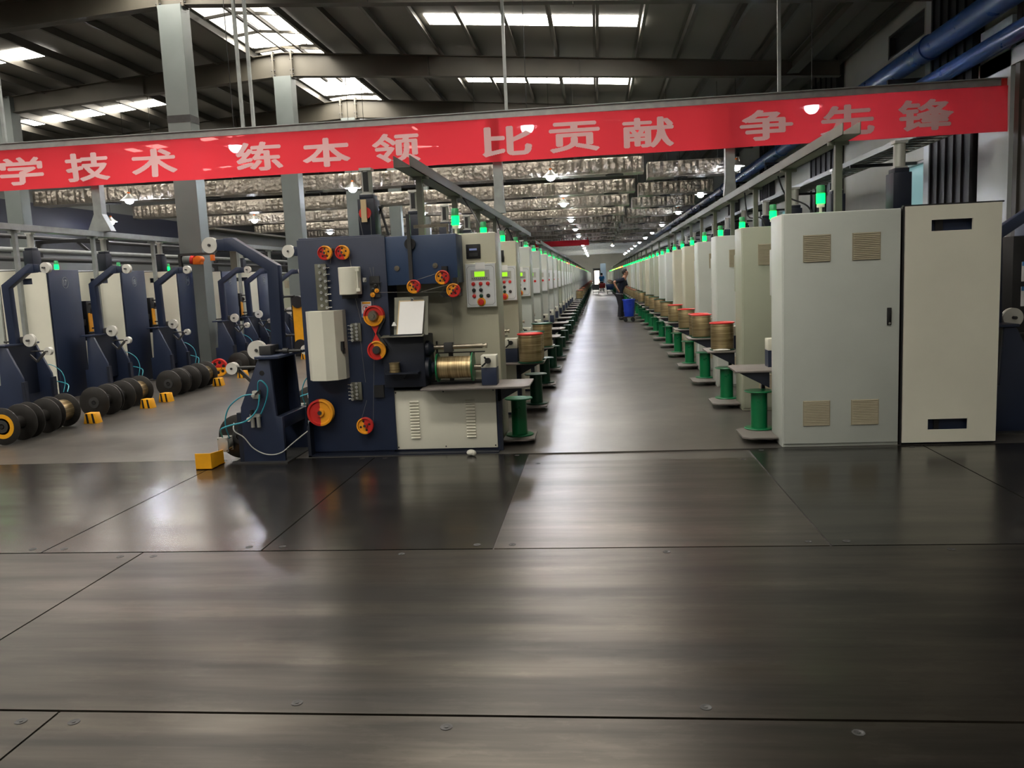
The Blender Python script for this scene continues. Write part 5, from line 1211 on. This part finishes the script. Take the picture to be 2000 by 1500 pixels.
# ------------------------------------------------------------------ people
def skin_mesh(verts, edges, radii, root, sub=2):
    me = bpy.data.meshes.new('figure'); me.from_pydata(verts, edges, [])
    o = bpy.data.objects.new('figure', me); COL.objects.link(o)
    o.modifiers.new('skin', 'SKIN')
    sv = me.skin_vertices[0].data
    for i, r in enumerate(radii):
        sv[i].radius = r if isinstance(r, tuple) else (r, r); sv[i].use_root = (i == root)
    o.modifiers['skin'].use_smooth_shade = True
    s = o.modifiers.new('sub', 'SUBSURF'); s.levels = sub; s.render_levels = sub
    dg = bpy.context.evaluated_depsgraph_get(); dg.update()
    out = bpy.data.meshes.new_from_object(o.evaluated_get(dg))
    bpy.data.objects.remove(o); bpy.data.meshes.remove(me)
    return out
def person(label, loc, J, top, legs_m, hair_m=HAIR, shoe_m=BLACK, belt=True):
    """J: joint positions; the body is one skinned surface, clothes are slightly fuller copies over it"""
    t = thing('person', label, 'person', loc, off=(0, 0, 0))
    names, V, E, Rr = {}, [], [], []
    def jt(n, p, r, parent=None):
        names[n] = len(V); V.append(tuple(p)); Rr.append(r)
        if parent: E.append((names[parent], names[n]))
    jt('pelvis', J['pelvis'], 0.12); jt('waist', J['waist'], 0.11, 'pelvis'); jt('chest', J['chest'], 0.13, 'waist'); jt('neckbase', J['neckbase'], 0.07, 'chest')
    jt('neck', J['neck'], 0.066, 'neckbase'); jt('jaw', J['jaw'], 0.08, 'neck'); jt('skull', J['skull'], 0.11, 'jaw'); jt('crown', J['crown'], 0.1, 'skull')
    for s in ('L', 'R'):
        jt('sh' + s, J['sh' + s], 0.062, 'neckbase'); jt('el' + s, J['el' + s], 0.042, 'sh' + s); jt('wr' + s, J['wr' + s], 0.029, 'el' + s); jt('palm' + s, J['palm' + s], 0.034, 'wr' + s)
        w, p = Vector(J['wr' + s]), Vector(J['palm' + s]); d = (p - w).normalized(); _, u, v = basis(d)
        for k in range(4):
            q = p + u * (0.027 - 0.018 * k) + d * 0.045; q2 = q + d * (0.03 + 0.006 * (1 if k in (1, 2) else 0)) + v * 0.018
            jt('f%d%s' % (k, s), q, 0.009, 'palm' + s); jt('g%d%s' % (k, s), q2, 0.0075, 'f%d%s' % (k, s))
        q = w + d * 0.035 + u * 0.05; jt('th' + s, q, 0.011, 'wr' + s); jt('tt' + s, q + d * 0.03 + v * 0.01, 0.008, 'th' + s)
        jt('hip' + s, J['hip' + s], 0.1, 'pelvis'); jt('kn' + s, J['kn' + s], 0.062, 'hip' + s); jt('an' + s, J['an' + s], 0.042, 'kn' + s); jt('toe' + s, J['toe' + s], (0.04, 0.03), 'an' + s)
    body = skin_mesh(V, E, Rr, 0)
    body.materials.clear(); body.materials.append(SKIN); body.shade_smooth()
    b = link('body', body, t)
    L = lambda a, b, f: Vector(J[a]).lerp(Vector(J[b]), f)
    sd = (Vector(J['shL']) - Vector(J['shR'])); sd.z = 0; sd.normalize()
    # shirt: torso and two short sleeves; trousers: seat and two legs, each one mesh
    mb = MB().loft([(L('pelvis', 'waist', -0.05), 0.172, 0.122), (L('pelvis', 'waist', 0.45), 0.166, 0.118), (J['waist'], 0.162, 0.116), (L('waist', 'chest', 0.5), 0.178, 0.126), (J['chest'], 0.194, 0.132), (L('chest', 'neckbase', 0.55), 0.19, 0.12), (L('chest', 'neckbase', 0.85), 0.15, 0.095), (L('neckbase', 'neck', 0.1), 0.085, 0.078), (L('neckbase', 'neck', 0.55), 0.068, 0.068)], sd, 28)
    for s in ('L', 'R'):
        mb.loft([(L('neckbase', 'sh' + s, 0.55), 0.07, 0.07), (L('neckbase', 'sh' + s, 0.92), 0.082, 0.08), (L('sh' + s, 'el' + s, 0.12), 0.078, 0.076), (L('sh' + s, 'el' + s, 0.45), 0.068, 0.068), (L('sh' + s, 'el' + s, 0.78), 0.066, 0.066)], (0, 0, 1) if abs(Vector(J['el' + s]).z - Vector(J['sh' + s]).z) < 0.15 else sd, 18)
    link('shirt', mb.mesh('shirt', top), t)
    mb = MB().loft([(L('pelvis', 'waist', 0.12), 0.17, 0.12), (L('pelvis', 'waist', -0.2), 0.182, 0.13), (L('pelvis', 'waist', -0.55), 0.18, 0.128), (L('pelvis', 'waist', -0.9), 0.12, 0.09)], sd, 28)
    for s in ('L', 'R'):
        mb.loft([(L('hip' + s, 'kn' + s, -0.06), 0.092, 0.105), (L('hip' + s, 'kn' + s, 0.15), 0.096, 0.108), (L('hip' + s, 'kn' + s, 0.55), 0.082, 0.09), (J['kn' + s], 0.07, 0.076), (L('kn' + s, 'an' + s, 0.4), 0.066, 0.072), (L('kn' + s, 'an' + s, 0.97), 0.06, 0.068)], sd, 18)
    link('trousers', mb.mesh('trousers', legs_m), t)
    for s in ('L', 'R'):
        a, q = Vector(J['an' + s]), Vector(J['toe' + s]); a = Vector((a.x, a.y, 0.045)); q = Vector((q.x, q.y, 0.04))
        me = skin_mesh([tuple(a - (q - a) * 0.25), tuple(a.lerp(q, 0.4)), tuple(q)], [(0, 1), (1, 2)], [0.062, 0.066, 0.058], 0, 2)
        me.materials.clear(); me.materials.append(shoe_m); me.shade_smooth()
        zmin = min(v.co.z for v in me.vertices)
        for v in me.vertices: v.co.z -= zmin
        link('shoe', me, t)
    k, c = Vector(J['skull']), Vector(J['crown']); fw = Vector(J['face']).normalized(); up = (c - k).normalized()
    hm = MB(); hm.sphere(k + up * 0.022 - fw * 0.014, 0.104, n=32, k=22, sc=(1, 1, 1.08)); me = hm.mesh('hair', hair_m)
    bm = bmesh.new(); bm.from_mesh(me)
    kill = [v for v in bm.verts if (v.co - k).dot(fw) > 0.035 and (v.co - k).dot(up) < 0.075 or (v.co - k).dot(fw) > -0.02 and (v.co - k).dot(up) < -0.01 or (v.co - k).dot(up) < -0.06]
    bmesh.ops.delete(bm, geom=kill, context='VERTS'); bm.to_mesh(me); bm.free()
    link('hair', me, t)
    side = up.cross(fw).normalized()
    for sgn in (-1, 1):
        link('eye', MB().sphere(k + fw * 0.085 + side * (0.032 * sgn) - up * 0.0, 0.011, n=10, k=8).mesh('eye', BLACK), t)
        link('ear', MB().sphere(k + side * (0.09 * sgn) - up * 0.02, 0.028, n=10, k=8, sc=(0.6, 0.8, 1)).mesh('ear', SKIN), t)
    link('nose', MB().lathe([(0.016, 0), (0.012, 0.015), (0.0, 0.024)], k + fw * 0.082 - up * 0.03, fw, n=10).mesh('nose', SKIN), t)
    link('mouth', MB().sphere(k + fw * 0.078 - up * 0.068, 0.02, n=10, k=6, sc=(1.0, 1.0, 0.3)).mesh('mouth', mat('lips', (130, 70, 66), 0.6)), t)
    if belt:
        p_, w_ = Vector(J['pelvis']), Vector(J['waist']); m_ = p_.lerp(w_, 0.0)
        link('belt', MB().loft([(m_ - (w_ - p_).normalized() * 0.02, 0.176, 0.126), (m_ + (w_ - p_).normalized() * 0.02, 0.174, 0.124)], sd, 28).mesh('belt', GALV), t)
    return t
JM = dict(pelvis=(-0.08, 0, 0.88), waist=(-0.06, 0, 1.02), chest=(0.02, 0, 1.24), neckbase=(0.08, 0, 1.39), neck=(0.115, 0, 1.45), jaw=(0.15, 0, 1.525), skull=(0.14, 0, 1.6), crown=(0.135, 0, 1.66),
          shR=(0.03, -0.17, 1.36), elR=(-0.27, -0.27, 1.3), wrR=(-0.17, -0.23, 1.08), palmR=(-0.12, -0.2, 1.01), shL=(0.1, 0.15, 1.35), elL=(0.18, 0.16, 1.1), wrL=(0.38, 0.12, 1.01), palmL=(0.46, 0.1, 0.99),
          hipR=(-0.09, -0.09, 0.84), knR=(-0.06, -0.1, 0.47), anR=(-0.1, -0.11, 0.09), toeR=(0.05, -0.13, 0.04), hipL=(-0.06, 0.09, 0.84), knL=(0.06, 0.1, 0.47), anL=(0.03, 0.12, 0.09), toeL=(0.18, 0.12, 0.04), face=(1, -0.25, -0.15))
person('person in navy shirt and dark trousers leaning to a spool beside the blue bin', (0.82, 28.9, 0), JM, CLOTHN, CLOTHD)
JB = dict(pelvis=(0, 0, 0.92), waist=(0, 0, 1.06), chest=(0, 0.02, 1.28), neckbase=(0, 0.03, 1.43), neck=(0, 0.03, 1.5), jaw=(0, 0.05, 1.56), skull=(0, 0.04, 1.635), crown=(0, 0.035, 1.69),
          shR=(0.18, 0.02, 1.4), elR=(0.22, 0.04, 1.13), wrR=(0.2, 0.22, 0.98), palmR=(0.19, 0.3, 0.97), shL=(-0.18, 0.02, 1.4), elL=(-0.22, 0.04, 1.13), wrL=(-0.2, 0.22, 0.98), palmL=(-0.19, 0.3, 0.97),
          hipR=(0.09, 0, 0.88), knR=(0.1, 0.06, 0.48), anR=(0.1, 0.0, 0.09), toeR=(0.11, 0.14, 0.04), hipL=(-0.09, 0, 0.88), knL=(-0.1, -0.02, 0.48), anL=(-0.1, -0.08, 0.09), toeL=(-0.11, 0.06, 0.04), face=(0, 1, 0))
person('distant person in bright blue top seen from behind pushing a cart', (0.42, 80, 0), JB, CLOTHB, CLOTHD, belt=False)
# blue bin on its trolley
bi = thing('blue_bin', 'blue plastic bin on a small wheeled dolly beside the person', 'bin', (1.0, 27.5, 0))
part('tub', MB().lathe([(0.0, 0.17), (0.15, 0.17), (0.155, 0.18), (0.195, 0.7), (0.215, 0.7), (0.215, 0.73), (0.19, 0.735), (0.185, 0.7), (0.145, 0.2), (0, 0.2)], (1.0, 27.5, 0), n=32), BINB, bi)
part('rim_band', MB().lathe([(0.168, 0.33), (0.174, 0.33), (0.178, 0.37), (0.172, 0.37)], (1.0, 27.5, 0), n=32), BINB, bi)
part('bin_handle', MB().box(0.93, 1.07, 27.28, 27.3, 0.58, 0.6), BINB, bi)
part('dolly', MB().box(0.82, 1.18, 27.34, 27.66, 0.14, 0.17).bar((1.17, 27.5, 0.15), (1.22, 27.5, 0.72), 0.02, 0.02), DARK, bi)
for x in (0.88, 1.12):
    for y in (27.38, 27.62): part('caster', MB().cyl((x, y - 0.02, 0.065), (x, y + 0.02, 0.065), 0.065, n=18).box(x - 0.02, x + 0.02, y - 0.03, y + 0.03, 0.1, 0.145), RUBBER, bi)
def cart(label, x, y, m):
    t = thing('cart', label, 'cart', (x, y, 0))
    part('basket', MB().prism([(x - 0.28, 0.35), (x + 0.28, 0.35), (x + 0.33, 0.8), (x - 0.33, 0.8)], 'y', y - 0.3, y + 0.3), m, t, bevel=0.02)
    part('undercarriage', MB().box(x - 0.26, x + 0.26, y - 0.28, y + 0.28, 0.16, 0.2).box(x - 0.25, x - 0.22, y - 0.25, y + 0.25, 0.16, 0.36).box(x + 0.22, x + 0.25, y - 0.25, y + 0.25, 0.16, 0.36), DARK, t)
    for sx in (-0.22, 0.22):
        for sy in (-0.22, 0.22): part('wheel', MB().cyl((x + sx - 0.02, y + sy, 0.085), (x + sx + 0.02, y + sy, 0.085), 0.085, n=16), RUBBER, t)
    part('push_handle', MB().bar((x - 0.28, y - 0.34, 0.95), (x + 0.28, y - 0.34, 0.95), 0.03, 0.03).bar((x - 0.28, y - 0.28, 0.7), (x - 0.28, y - 0.34, 0.96), 0.03, 0.03).bar((x + 0.28, y - 0.28, 0.7), (x + 0.28, y - 0.34, 0.96), 0.03, 0.03), CHROME, t)
cart('distant red tub cart just behind the person in the bright blue top', 0.42, 78.8, RED)
cart('distant blue cart standing right of the red one', 1.0, 68.5, BLUEP)
cart('distant grey cart standing left of the red one', -0.15, 70.0, STEELG)
